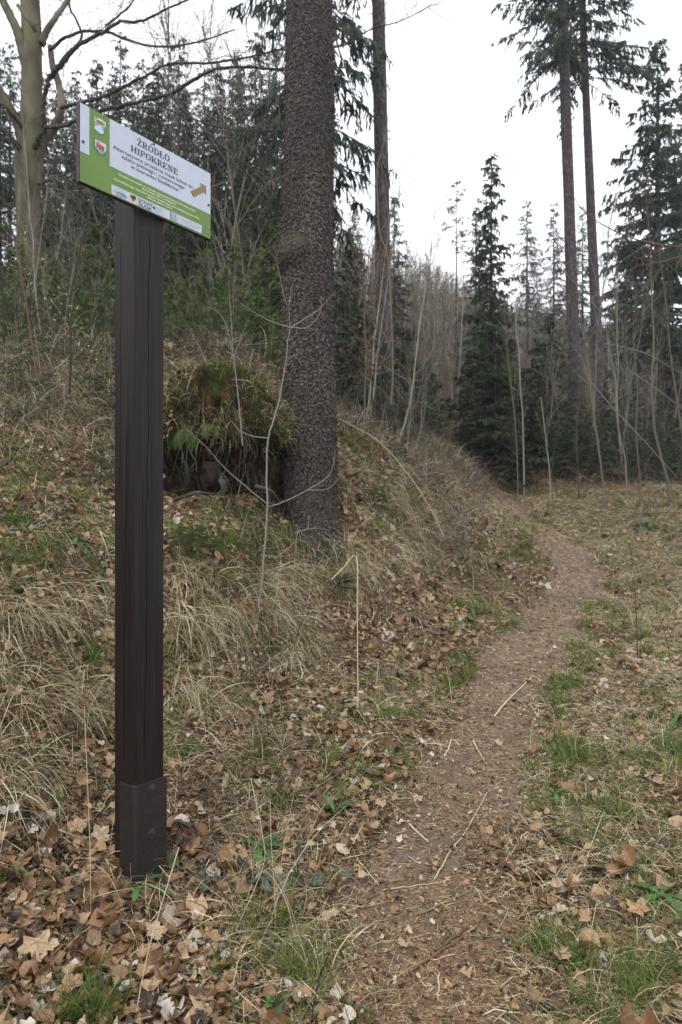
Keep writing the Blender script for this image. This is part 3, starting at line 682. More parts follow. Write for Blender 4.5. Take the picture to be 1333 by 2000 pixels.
def spruce_proto(H_, z0, rmax, nbr, r0, seed, droop=.5, hang=.8, dens=1., dead=0, tipw=.05, shape=.8, mt='spruce', bk='spruce_dark', sub=6, lean=0, lift=.1, rnd0=0):
    """spruce with its base at the origin: returns list of (name, object) parts, unparented"""
    parts = []
    zz = np.linspace(-.3, H_, 7); ctrl = np.stack([lean * zz, 0 * zz, zz, np.maximum(r0 * (1 - zz / H_ * .93), .012)], 1)
    parts.append(cyl_trunk("trunk", ctrl, BK[bk], None, 14 if r0 < .15 else 22, 50, r0 * .3, seed, .004))
    a, d = Acc(), Acc()
    crown_branches(a, d, 0, 0, z0, H_ * .99, rmax, nbr, droop, hang, seed, dens, tipw, shape, rnd0, None, sub, lift)
    if lean:
        for q in a.V + d.V: q[:, 0] += lean * q[:, 2]
    if dead: dead_twigs(d, 0, 0, H_ * .06, z0 + .2 * (H_ - z0), rmax * .6, dead, seed)
    parts.append(crown_obj(a, d, M[mt]))
    return parts
def place(name, parts, loc, rz, s, label, cat, group=None, first=[]):
    root = empty(name, loc, rz); root.scale = (s, s, s)
    for p in parts:
        if p.parent is None and id(p) not in first: c = p; first.append(id(p))
        else:
            c = p.copy(); COL.objects.link(c)
        c.parent = root
    tag(root, label, cat, group); return root
#@@PART3
# tall slim trunks in the open with high crowns
def tall_spruce(rows, Y, base_uv, crown, label, seed, sides=32, bk='spruce_far'):
    root = empty("tall_spruce", (0, 0, 0)); tag(root, label, "tree", "tall spruces with bare lower trunks")
    rows = list(rows); b = rows[0]
    z = gz(P(b[0], b[1], Y)[0], Y)
    c = px_ctrl(rows, Y); c0 = c[0].copy(); dz = c0[2] - (z - .3)
    dirn = (c[1] - c[0]) / (c[1][2] - c[0][2]); lo = c0 - dirn * dz; lo[3] = c0[3] * 1.25
    c = np.vstack([lo, c]) if dz > 0 else c
    t = cyl_trunk("trunk", c, BK[bk], root, sides, 160, .05, seed, .012)
    a, d = Acc(), Acc()
    for (u, v0, v1, r, n, dr, sd, azr) in crown:
        p0, p1 = P(u, v0, Y), P(u, v1, Y)
        crown_branches(a, d, p0[0], Y, p0[2], p1[2], r, n, dr, 1.0, sd, 1.0, .055, .3, -.05, azr, 6, .05)
    d2 = Acc()
    # short snags along the bare stem
    r = np.random.default_rng(seed)
    for i in range(45):
        q = c[0] + (c[-1] - c[0]) * r.uniform(.05, .7); k = int(np.clip(np.searchsorted(c[:, 2], q[2]), 1, len(c) - 1)); f = (q[2] - c[k - 1][2]) / (c[k][2] - c[k - 1][2]); q = c[k - 1] + (c[k] - c[k - 1]) * f
        az = r.uniform(0, 6.28); dd = np.array([math.cos(az), math.sin(az), r.normal(0, .2)]); s = q[:3] + dd * q[3] * .8
        tube(d2, [s, s + dd * r.uniform(.04, .16) * (1 if r.random() < .85 else 3.5)], [.014, .006], 4, .3)
    d.V += d2.V; 
    for f in d2.F: d.F.append(f + d.n)
    d.R += d2.R; d.U += d2.U; d.n += d2.n
    crown_obj(a, d, M['hang'], root)
    return root
tall_spruce([(750, 700, 34), (747, 400, 29), (741, 100, 26), (738, -80, 24), (728, -600, 12)], 16, None, [(738, -60, -600, 2.2, 46, .5, 5, None)],
    "tall slim spruce trunk just right of the thick burled trunk, rising from dark undergrowth", 11)
tall_spruce([(1121, 680, 25), (1112, 400, 21), (1103, 150, 20), (1097, 0, 18), (1086, -400, 9)], 22, None, [(1099, 120, -400, 2.4, 80, .55, 21, None)],
    "left and thicker of the two tall bare trunks above the path's far bend", 12)
tall_spruce([(1166, 660, 21), (1155, 420, 17), (1143, 140, 14), (1138, 0, 13), (1128, -300, 6)], 26, None, [(1141, 160, -300, 2.9, 120, .55, 22, None)],
    "right and thinner of the two tall bare trunks, with drooping crown above", 13)
# --- the spruce hidden behind the burled trunk: drooping boughs either side
def behind():
    Y = 14.5; root = empty("spruce_tree", (0, 0, 0)); tag(root, "spruce with long drooping boughs showing on both sides behind the burled trunk", "tree")
    x = P(612, 0, Y)[0]; z = gz(x, Y)
    cyl_trunk("trunk", [[x, Y, z - .3, .2], [x, Y, z + 7, .15], [x, Y, z + 14, .09], [x, Y, z + 19, .03]], BK['spruce_far'], root, 20, 80)
    a, d = Acc(), Acc()
    crown_branches(a, d, x, Y, 8.6, 24, 2.05, 120, .75, 1.2, 77, 1.1, .05, .25, -.05, None, 6, .0)
    dead_twigs(d, x, Y, z + .5, 9, 1.3, 60, 5); crown_obj(a, d, M['hang'], root)
behind()
# --- prototypes
PR = {}
PR['young'] = spruce_proto(5.5, .15, 1.75, 130, .07, 101, .35, .35, 1.25, 0, .045, .85, 'spruce', sub=7, lift=.05)
PR['young2'] = spruce_proto(4.0, .1, 1.55, 110, .06, 102, .3, .3, 1.3, 0, .045, .8, 'spruce', sub=7, lift=.1, rnd0=.15)
PR['slope'] = spruce_proto(4.6, .1, 1.6, 110, .06, 111, .4, .5, 1.1, 8, .045, .8, 'slope', sub=6, lift=.05, rnd0=.05)
PR['slope2'] = spruce_proto(3.2, .05, 1.35, 85, .05, 112, .45, .6, 1.0, 6, .04, .7, 'slope', sub=6, lift=.1, rnd0=.2)
PR['full'] = spruce_proto(9.8, .2, 1.45, 210, .11, 115, .45, .7, 1.0, 0, .05, .62, 'hang', sub=6, lift=.0)
PR['mid'] = spruce_proto(13, 2.0, 2.1, 150, .13, 103, .5, .9, .85, 50, .05, .75, 'hang', sub=5)
PR['mid2'] = spruce_proto(16, 5.5, 2.1, 130, .15, 104, .55, 1.0, .85, 70, .05, .6, 'hang', sub=5)
PR['thin'] = spruce_proto(11, 4.2, 1.15, 60, .075, 105, .45, .8, .7, 60, .045, .7, 'hang', sub=4)
PR['scraggy'] = spruce_proto(9, 5.6, .95, 26, .06, 106, .35, .5, .55, 20, .045, .5, 'hang', sub=4)
PR['wide'] = spruce_proto(13.5, 1.5, 3.5, 200, .2, 107, .4, .95, .85, 10, .07, .85, 'hang', sub=6, lift=.15)
def put(kind, u, v, Y, Hpx_top, label, cat="tree", group=None, name=None, rz=None, base=None):
    """place by foot column u at depth Y with the top at photo row Hpx_top"""
    x = (u - 666.5) / FPX * Y; z = gz(x, Y)
    top = CAMZ - (Hpx_top - HV) / FPX * Y
    hh = {'full': 9.8, 'slope': 4.6, 'slope2': 3.2, 'young': 5.5, 'young2': 4.0, 'mid': 13, 'mid2': 16, 'thin': 11, 'scraggy': 9, 'wide': 13.5}[kind]
    s = max(.3, (top - z) / hh)
    return place(name or ("young_spruce" if kind[:5] in ("young", "slope") else "spruce_tree"), PR[kind], (x, Y, z - .05), rz if rz is not None else random.uniform(0, 6.28), s, label, cat, group)
# right side, in the open
put('full', 960, 0, 22, 298, "full tapering spruce with a pointed airy top, rising alone above the path's far end", rz=1)
put('young', 968, 0, 19.5, 560, "dark bushy young spruce filling the gap just left of the far bend", rz=.4)
put('young2', 940, 0, 21, 640, "smaller dark spruce touching the left side of the bushy one at the bend")
put('young', 1020, 0, 21, 720, "low dark spruce to the right of the bushy one at the bend")
put('scraggy', 892, 0, 34, 345, "spindly conifer with a tiny tuft of crown on a bare pole, above the bare hillside")
put('mid', 930, 0, 33, 400, "broken-looking spruce top close against the left of the pointed airy one")
put('mid2', 1030, 0, 36, 385, "sparse spruce standing midway between the pointed airy one and the two tall trunks")
put('mid2', 1082, 0, 38, 390, "sparse spruce just left of the two tall trunks, showing between bare saplings")
put('mid2', 1138, 0, 40, 400, "thin spruce seen between the two tall trunks")
put('wide', 1285, 0, 30, 75, "large full spruce at the right edge whose top nears the high crown", rz=2.2)
put('wide', 1345, 0, 34, 110, "large spruce half cut off by the right edge, behind the full one", rz=.9)
put('mid', 1225, 0, 33, 430, "lesser spruce in the left skirts of the large full one at the right")
for i, (k, u, Y, t, l) in enumerate([
    ('young2', 1075, 20.5, 610, "young spruce whose fine tip stands left of the thicker tall trunk's foot"), ('young', 1130, 22, 740, "dark young spruce hiding the feet of the two tall trunks"),
    ('young', 1185, 21, 740, "broad dark young spruce behind the pale crooked saplings"), ('young2', 1235, 22.5, 720, "young spruce between the tall trunks and the right edge thicket"),
    ('young', 1290, 22, 760, "dark young spruce low in the right edge thicket"), ('young', 1350, 23, 790, "young spruce cut by the right edge, behind bare saplings"),
    ('young2', 1150, 18.8, 800, "low spreading spruce at the forest's foot under the tall trunks"), ('young', 1045, 22.5, 760, "low dark spruce deep in the shade right of the bend"),
    ('young2', 1095, 19, 810, "low bushy spruce at the grass edge below the thicker tall trunk"), ('young2', 1215, 19.5, 800, "low bushy spruce at the grass edge behind the pale saplings"),
    ('young2', 1275, 19, 810, "low bushy spruce at the grass edge near the right side"), ('young2', 1335, 19.5, 790, "low bushy spruce at the grass edge, cut by the right side"),
    ('young', 1000, 18.6, 775, "broad low spruce hugging the right foot of the bushy one at the bend"), ('young', 1110, 18.3, 790, "broad dark spruce in front of the thicker tall trunk's foot"), ('young', 1175, 18.0, 800, "broad dark spruce in front of the thinner tall trunk's foot"),
    ('young', 1240, 18.2, 810, "broad spruce behind the thick greenish pole sapling's left side"), ('young', 1310, 18.0, 800, "broad spruce at the grass edge behind the thick greenish pole sapling"), ('young', 1060, 19.5, 760, "pointed dark spruce behind the short pale broken shoot")]):
    put(k, u, 0, Y, t, l, group="young spruces at the forest edge beyond the meadow")
# centre, between the trunks
for k, u, Y, t, l in [('young2', 790, 17, 640, "young spruce right of the slim trunk, before the bare hillside"), ('young2', 700, 15, 560, "dark young spruce between the burled trunk and the slim trunk"),
    ('mid', 770, 26, 380, "spruce top peeping out just right of the slim trunk"), ('young2', 775, 13.5, 770, "small fresh green spruce low right of the slim trunk's foot"),
    ('young2', 835, 19, 700, "small dark spruce under the bare hillside, left of the bend"), ('young', 680, 20, 480, "spruce close behind the right side of the burled trunk")]:
    put(k, u, 0, Y, t, l, group="young spruces between the trunks")
# left forest: rows going up the slope
FOREST = [('mid', 500, 19, 60), ('mid2', 455, 22, 130), ('mid', 410, 19.5, 215), ('mid2', 350, 24, 60), ('mid', 290, 21, 170), ('thin', 330, 17, 250), ('mid2', 235, 24, 60), ('mid', 190, 19, 110),
    ('thin', 150, 22, 130), ('mid', 110, 20, 170), ('mid2', 20, 21, 80), ('mid', -40, 19, 120), ('thin', 475, 16.5, 300), ('mid2', 540, 26, 40), ('mid', 470, 30, 150), ('mid2', 400, 31, 120), ('mid2', 310, 32, 100),
    ('mid', 260, 30, 190), ('mid2', 180, 33, 130), ('mid2', 70, 31, 60), ('mid', 130, 29, 170), ('mid2', 430, 38, 190), ('mid2', 350, 40, 180), ('mid2', 520, 37, 150), ('mid2', 220, 40, 150), ('mid2', 0, 36, 80), ('mid', 585, 24, 200),
    ('mid2', 270, 46, 200), ('mid2', 480, 46, 230), ('mid', 390, 25, 330), ('mid', 210, 26, 330), ('mid', 60, 25, 300), ('thin', 440, 18, 200), ('thin', 255, 17, 330), ('thin', 375, 21, 250), ('mid', 640, 30, 330), ('mid2', 690, 34, 380), ('mid', 85, 17, 210), ('mid', 165, 16.5, 190), ('mid', 225, 17.5, 150), ('mid', 305, 18, 130), ('mid', 365, 17, 170), ('mid', 425, 17.5, 120), ('mid', 465, 26, 100), ('mid', 515, 17, 200), ('mid2', 280, 27, 110), ('mid2', 145, 26, 150), ('mid', 540, 21, 150), ('mid2', 330, 28, 150), ('mid', 0, 17, 190)]
FOREST.sort(key=lambda t: t[1])
WHERE = [(-99, 60, "left of the forked beech"), (60, 160, "between forked tree and sign panel"), (160, 290, "behind the left half of the sign panel"), (290, 415, "behind the right half of the sign panel"), (415, 556, "between the sign panel and the burled trunk"), (556, 999, "behind the burled trunk")]
ORD = ["first", "second", "third", "fourth", "fifth", "sixth", "seventh", "eighth", "ninth", "tenth", "eleventh", "twelfth", "thirteenth", "fourteenth", "fifteenth", "sixteenth", "seventeenth", "eighteenth", "nineteenth", "twentieth"]
for a_, b_, w_ in WHERE:
    sub_ = [t for t in FOREST if a_ <= t[1] < b_]
    for i, (k, u, Y, t) in enumerate(sub_):
        kd = {'mid': "drooping spruce", 'mid2': "high-crowned spruce", 'thin': "narrow thin spruce"}[k]
        put(k, u, 0, Y, t, "%s, %s from left of those %s" % (kd, ORD[i], w_), group="spruces of the dark wood on the left slope", rz=random.uniform(0, 6.28))
UND = [('young', 120, 12.5, 560), ('young2', 230, 13, 520), ('young', 300, 14.5, 470), ('young2', 345, 11.5, 540), ('young', 400, 13, 480), ('young', 460, 14, 470), ('young2', 500, 12, 560), ('young2', 430, 10.5, 600), ('young', 185, 15, 430), ('young', 20, 14.5, 480), ('young', -50, 13, 440),
    ('young', 530, 15.5, 430), ('young', 250, 17, 400), ('young', 360, 18, 380), ('young', 90, 17, 400), ('young', 480, 18, 380), ('young2', 580, 14, 560), ('young2', 150, 11, 620), ('young2', 60, 11.5, 600), ('young', 15, 10, 560), ('young', 110, 10.5, 500), ('young', 190, 10, 540), ('young2', 240, 9.5, 600), ('young', 330, 10.5, 520), ('young', 385, 10, 590), ('young', 470, 10.5, 560), ('young', 520, 11, 600), ('young2', 360, 9.2, 620), ('young2', 20, 8.6, 610), ('young2', 90, 9.2, 600), ('young2', 165, 8.9, 590), ('young2', 425, 9.0, 600), ('young', 500, 9.6, 560), ('young2', 545, 9.2, 620)]
UND += [('young', 40, 11, 470), ('young2', 95, 11.5, 480), ('young', 150, 12, 470), ('young2', 60, 9.6, 560)]
UND = [({'young': 'slope', 'young2': 'slope2'}[t[0]],) + t[1:] for t in UND]
UND.sort(key=lambda t: t[1])
UW = [(-99, 100, "below the forked grey tree"), (100, 290, "left of the signpost on the slope"), (290, 440, "right of the signpost above the mossy stump"), (440, 999, "close left of the burled trunk")]
for a_, b_, w_ in UW:
    for i, (k, u, Y, t) in enumerate([t for t in UND if a_ <= t[1] < b_]):
        put(k, u, 0, Y, t, "bushy dark spruce, %s from left of those %s" % (ORD[i], w_), group="young spruces under the dark wood")
#@@PART4
# ------------------------------------------------------------------ forked grey beech at the upper left
def traced(root, name, lines, m, sides=7, k=5, jit=.0, rnd=.4, depthw=0, seed=0, own=False):
    """each line: rows (u, v, Y, width px); one mesh (or one per line)"""
    r = np.random.default_rng(seed); acc = Acc(); outs = []
    for ln in lines:
        c = np.array([[*P(a[0], a[1], a[2]), a[3] * .85 / FPX * a[2] / 2] for a in ln]); c = smooth_line(c, k)
        if jit: c[1:, :3] += r.normal(0, 1, (len(c) - 1, 3)) * jit * c[1:, 3:4]
        tube(acc, c[:, :3], np.maximum(c[:, 3], .0006), sides, rnd); outs.append(c)
        if own: acc.build(name, m, root); acc = Acc()
    return (acc.build(name, m, root) if not own else None), outs
def twiggy(acc, lines, n, Lr, w, seed, spread=.8, lvl=2, t0=.25, up=.25, rnd=(.2, .7)):
    """bare side shoots along given centre lines (x,y,z,r rows)"""
    r = np.random.default_rng(seed)
    for c in lines:
        m = len(c); L = np.linalg.norm(c[-1, :3] - c[0, :3]); k = max(2, int(n * L))
        for i in range(k):
            t = r.uniform(t0, 1) * (m - 1); i0 = min(int(t), m - 2); o = c[i0, :3] + (c[i0 + 1, :3] - c[i0, :3]) * (t - i0)
            ax = norm(c[i0 + 1, :3] - c[i0, :3]); d = norm(ax * .7 + r.normal(0, spread, 3) + [0, 0, up]); l = r.uniform(*Lr)
            p = [o]; 
            for q in range(6): d = norm(d + r.normal(0, .13, 3) + [0, 0, .05]); p.append(p[-1] + d * l / 6)
            p = np.array(p); tn = r.uniform(*rnd); tube(acc, p, np.linspace(w, w * .35, 7), 3, tn)
            if lvl > 1:
                kk = int(r.integers(3, 7)); tt = r.uniform(.2, 1, kk) * 6; j = np.minimum(tt.astype(int), 5)
                strips(acc, p[j] + (p[j + 1] - p[j]) * (tt - j)[:, None], norm(p[j + 1] - p[j]) * .8 + r.normal(0, .55, (kk, 3)), l * r.uniform(.2, .5, kk), w * 1.3, -.25, 3, tn)
def beech():
    root = empty("beech_tree", (0, 0, 0)); tag(root, "leafless grey-green beech with forked trunk and long crooked boughs, behind the sign's left side", "tree")
    Y = 13
    rows = [(57, 800, 56), (57, 700, 52), (57, 500, 46), (55, 400, 44), (56, 310, 50), (61, 250, 42), (62, 150, 38), (62, 60, 36), (58, -60, 34), (66, -240, 26), (60, -500, 14)]
    cyl_trunk("trunk", px_ctrl(rows, Y), BK['beech'], root, 32, 200, 0, 8, .004)
    stems = [[(52, 300, 13, 34), (40, 255, 12.9, 24), (22, 215, 12.8, 20), (2, 180, 12.8, 17), (-25, 120, 12.8, 15), (-60, 0, 12.8, 10)],
             [(62, 320, 13, 34), (85, 275, 12.8, 24), (108, 245, 12.7, 20), (120, 215, 12.6, 17), (117, 170, 12.6, 15), (104, 130, 12.6, 14), (98, 90, 12.6, 12)],
             [(55, 130, 13, 30), (42, 85, 12.9, 24), (28, 45, 12.8, 20), (8, 5, 12.8, 18), (-15, -60, 12.8, 14)],
             [(80, 85, 13, 20), (92, 60, 13, 14), (112, 30, 13, 12), (140, -10, 13, 10), (170, -60, 13, 6)],
             [(35, 10, 12.6, 9), (60, 45, 12.6, 9), (70, 60, 12.7, 10)]]
    _, st = traced(root, "stem", stems, BK['beech'], 14, 6, .05, own=True)
    dark = [[(69, 290, 12.8, 16), (80, 268, 12.6, 14), (88, 248, 12.4, 12), (84, 215, 12.3, 11), (90, 180, 12.2, 10), (97, 155, 12.1, 12), (113, 134, 12, 13), (140, 103, 11.9, 11), (160, 84, 11.8, 9), (202, 63, 11.7, 8), (235, 42, 11.6, 7), (273, 42, 11.5, 6), (319, 21, 11.4, 5), (370, -2, 11.3, 4)],
            [(88, 248, 12.4, 10), (126, 246, 12, 9), (155, 229, 11.6, 9), (206, 214, 11.2, 9), (250, 204, 10.9, 9), (294, 193, 10.6, 8), (336, 181, 10.3, 8), (378, 157, 10, 8), (420, 136, 9.7, 7), (483, 131, 9.4, 6), (560, 135, 9, 5), (640, 100, 8.8, 3)],
            [(120, 210, 12.4, 8), (160, 199, 12, 8), (202, 189, 11.7, 8), (252, 164, 11.4, 7), (300, 140, 11, 6), (328, 126, 10.8, 6), (420, 122, 10.5, 5), (500, 108, 10.2, 4), (560, 92, 10, 3)],
            [(332, 184, 10.3, 5), (360, 215, 10.1, 5), (390, 243, 9.9, 5), (445, 294, 9.7, 4), (496, 332, 9.5, 4), (556, 362, 9.3, 3)],
            [(97, 97, 12.5, 8), (138, 69, 12.2, 7), (202, 61, 12, 6), (294, 90, 11.7, 5), (378, 84, 11.5, 4), (460, 58, 11.2, 3)],
            [(113, 134, 12, 8), (128, 110, 11.9, 7), (160, 75, 11.8, 6), (150, 40, 11.7, 5), (135, 10, 11.7, 5), (140, -30, 11.7, 4)],
            [(206, 50, 11.7, 5), (245, 20, 11.6, 4), (270, -10, 11.5, 3)],
            [(40, 290, 12.8, 16), (20, 268, 12.6, 13), (0, 252, 12.5, 12), (-30, 240, 12.4, 10)],
            [(45, 250, 12.8, 8), (30, 230, 12.6, 8), (5, 205, 12.4, 7), (-20, 200, 12.3, 6)],
            [(75, 360, 12.8, 8), (110, 350, 12.4, 6), (135, 375, 12.2, 5), (160, 395, 12, 4)],
            [(294, 193, 10.6, 4), (330, 215, 10.5, 4), (400, 240, 10.3, 4), (470, 255, 10.1, 3), (556, 254, 9.9, 2.5)],
            [(570, 80, 9.3, 3), (660, 92, 9, 3.5), (720, 60, 8.9, 3), (790, 38, 8.8, 2.5), (850, 5, 8.7, 1.5)]]
    _, bl = traced(root, "bough", dark, BK['spruce_dark'], 7, 5, .25, own=True)
    acc = Acc(); twiggy(acc, bl, 8.0, (.25, 1.3), .005, 3, .6); twiggy(acc, st, 5, (.4, 1.5), .006, 4, .7)
    acc.build("crown", M['twig'], root)
beech()
# ------------------------------------------------------------------ hollow mossy stump / root plate in the bank
def surf_noise_grid(n, m): pass
def stump():
    root = empty("mossy_stump", (0, 0, 0)); tag(root, "overgrown mossy stump with a dark hollow under its roots, between signpost and burled trunk", "stump")
    cx, cy, cz = P(425, 0, 6.95)[0], 6.95, 1.35
    nz, na = 90, 150
    A = np.linspace(0, 2 * np.pi, na, endpoint=False); T = np.linspace(0, 1, nz)
    TT, AA = np.meshgrid(T, A, indexing='ij')
    Hh = 1.78
    prof = np.interp(T, [0, .12, .25, .42, .6, .75, .88, .96, 1], [.66, .66, .64, .70, .66, .58, .44, .26, .02])[:, None]
    z = cz + Hh * np.interp(T, [0, .75, .9, 1], [0, .8, .95, 1])[:, None] + 0 * AA
    nn = fbm(np.cos(AA) * 2.2 + TT * 3 + 5, np.sin(AA) * 2.2 + TT * 2.5, 61, 4) - .45
    R = prof * (1 + nn * 1.25) + .12 * (fbm(AA * 9, TT * 16, 63, 3) - .45)
    z = z + .10 * (fbm(np.cos(AA) * 3, np.sin(AA) * 3, 65, 3) - .4) * (TT > .5)
    # hollow: front faces -y; push in below the roots
    for (a0, wa, zc, wz, dep) in ((-1.85, .75, 2.0, .30, .66), (-.5, .75, 1.98, .33, .66), (-2.7, .3, 2.1, .18, .3)):
        d = np.angle(np.exp(1j * (AA - a0)))
        R = R - dep * np.exp(-np.abs(d / wa) ** 3.5) * np.exp(-np.abs((z - zc) / wz) ** 4) * prof / .66
    V = np.stack([cx + 1.0 * R * np.cos(AA), cy + .72 * R * np.sin(AA), z], -1).reshape(-1, 3)
    i = np.arange(nz - 1)[:, None] * na; j = np.arange(na)[None]; k = (j + 1) % na
    F = np.stack([i + j, i + k, i + na + k, i + na + j], -1).reshape(-1, 4)
    m, nt, bs = new_mat("mossy_earth_hollow_shade"); v = mapping(nt)
    c = ramp(nt, noise(nt, 12, 8, v, .72), [(.3, (.006, .0045, .003)), (.5, (.022, .015, .010)), (.7, (.065, .043, .027))])  # earth base near black: the hollow's shade is put into this colour
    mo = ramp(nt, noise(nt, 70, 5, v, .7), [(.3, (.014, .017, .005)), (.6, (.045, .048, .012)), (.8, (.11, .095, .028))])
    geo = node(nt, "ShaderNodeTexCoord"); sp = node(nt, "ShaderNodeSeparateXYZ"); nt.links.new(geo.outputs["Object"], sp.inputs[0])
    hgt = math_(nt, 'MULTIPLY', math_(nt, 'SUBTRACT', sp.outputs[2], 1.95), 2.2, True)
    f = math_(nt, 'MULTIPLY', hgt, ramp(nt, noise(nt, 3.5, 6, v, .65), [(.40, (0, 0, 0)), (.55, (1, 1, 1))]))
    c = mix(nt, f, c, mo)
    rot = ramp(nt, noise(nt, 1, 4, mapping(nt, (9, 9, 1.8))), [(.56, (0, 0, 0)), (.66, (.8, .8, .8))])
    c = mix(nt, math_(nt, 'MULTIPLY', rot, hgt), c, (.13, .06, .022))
    nt.links.new(c, bs.inputs["Base Color"]); bs.inputs["Roughness"].default_value = .95; bs.inputs["Specular IOR Level"].default_value = .1
    bump(nt, bs, math_(nt, 'ADD', noise(nt, 25, 8, v, .75), noise(nt, 90, 4, v)), 1, .03)
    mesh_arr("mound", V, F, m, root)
    # roots over the hollow
    r = np.random.default_rng(4)
    acc = Acc()
    for q in range(44):
        a = r.uniform(-2.9, -.5); zt = r.uniform(2.0, 2.7); p = []
        for s in np.linspace(0, 1, 8):
            rr = .62 + .08 * s + r.normal(0, .02); aa = a + .25 * math.sin(3 * s + q) * s
            p.append([cx + rr * math.cos(aa), cy + .72 * rr * math.sin(aa) - .02, zt - s * r.uniform(.25, .62)])
        tube(acc, np.array(p), np.linspace(r.uniform(.004, .012), .002, 8), 5, r.uniform(.0, .3))
    for (u0, v0, u1, v1, w) in ((335, 978, 420, 965, 8), (500, 950, 548, 985, 9)):
        p = smooth_line([P(u0, v0, 6.3), P((u0 + u1) / 2 + 6, (v0 + v1) / 2 - 8, 6.24), P(u1, v1, 6.42)], 5); tube(acc, p, np.linspace(w, w * .5, len(p)) / FPX * 3.1, 8, .25)
    acc.build("root", M['twig'], root)
    # moss and hanging grass roots on top
    acc = Acc(); n = 9000
    idx = rng.integers(0, len(V), n); pv = V[idx] + rng.normal(0, .012, (n, 3)); keep = (pv[:, 2] > 2.15) & (vn(pv[:, 0] * 5, pv[:, 2] * 5, 70) > .38); pv = pv[keep]
    out = norm(pv - [cx, cy, 1.9]); strips(acc, pv, out + rng.normal(0, .5, pv.shape), rng.uniform(.015, .045, len(pv)), .006, .6, 2, np.clip(rng.normal(.45, .25, len(pv)), 0, 1))
    acc.build("moss", M['moss'], root)
    # dead grass and leaves hanging over the lip
    a = Acc(); b_ = Acc(); n = 9000; idx = rng.integers(0, len(V), n); pv = V[idx]; keep = (pv[:, 2] > 2.28) & (pv[:, 1] < cy + .2) & (vn(pv[:, 0] * 3.2, pv[:, 2] * 3.2, 71) > np.where(pv[:, 2] < 2.65, .30, .45)); pv = pv[keep]; out = norm(pv - [cx, cy, 1.9])
    strips(a, pv, out * .8 + rng.normal(0, .4, pv.shape) + [0, 0, .2], rng.uniform(.08, .34, len(pv)), .0042, rng.uniform(1.6, 3.4, len(pv)), 6, np.clip(rng.normal(.4, .25, len(pv)), 0, 1), curl=rng.normal(0, .4, pv.shape)); a.build("hanging_grass", M['straw'], root); a = Acc(); n = 2600; idx = rng.integers(0, len(V), n); pw = V[idx]; kk = (pw[:, 2] > 2.2) & (vn(pw[:, 0] * 4, pw[:, 2] * 4 + 7, 73) > .45); pw = pw[kk]; ow = norm(pw - [cx, cy, 1.9]); strips(a, pw, ow + rng.normal(0, .5, pw.shape) + [0, 0, .3], rng.uniform(.05, .22, len(pw)), .006, rng.uniform(.4, 2.4, len(pw)), 5, np.clip(rng.normal(.4, .25, len(pw)), 0, 1), curl=rng.normal(0, .5, pw.shape)); a.build("green_grass", M['grass'], root); a = Acc(); n = 420; idx = rng.integers(0, len(V), n); pw = V[idx]; pw = pw[pw[:, 2] > 2.2]; ow = norm(pw - [cx, cy, 1.9]); strips(a, pw, ow + rng.normal(0, .7, pw.shape) + [0, 0, .4], rng.uniform(.15, .5, len(pw)), .006, rng.uniform(-.2, 2.4, len(pw)), 7, np.clip(rng.normal(.6, .25, len(pw)), 0, 1), curl=rng.normal(0, .9, pw.shape)); a.build("tangled_twigs", M['twig'], root)
    n = 2300; idx = rng.integers(0, len(V), n); pv = V[idx]; keep = (pv[:, 2] > 2.25) & (vn(pv[:, 0] * 4, pv[:, 2] * 4, 72) > np.where(pv[:, 2] < 2.6, .42, .62)); pv = pv[keep]; out = norm(pv - [cx, cy, 1.9])
    leaves(b_, pv + out * .015, out, rng.uniform(.04, .075, len(pv)), .62, rng.normal(.45, .22, len(pv)), .5, .5, .45, .4); b_.build("leaves", M['leaf'], root, uv=True)
    return cx, cy, V
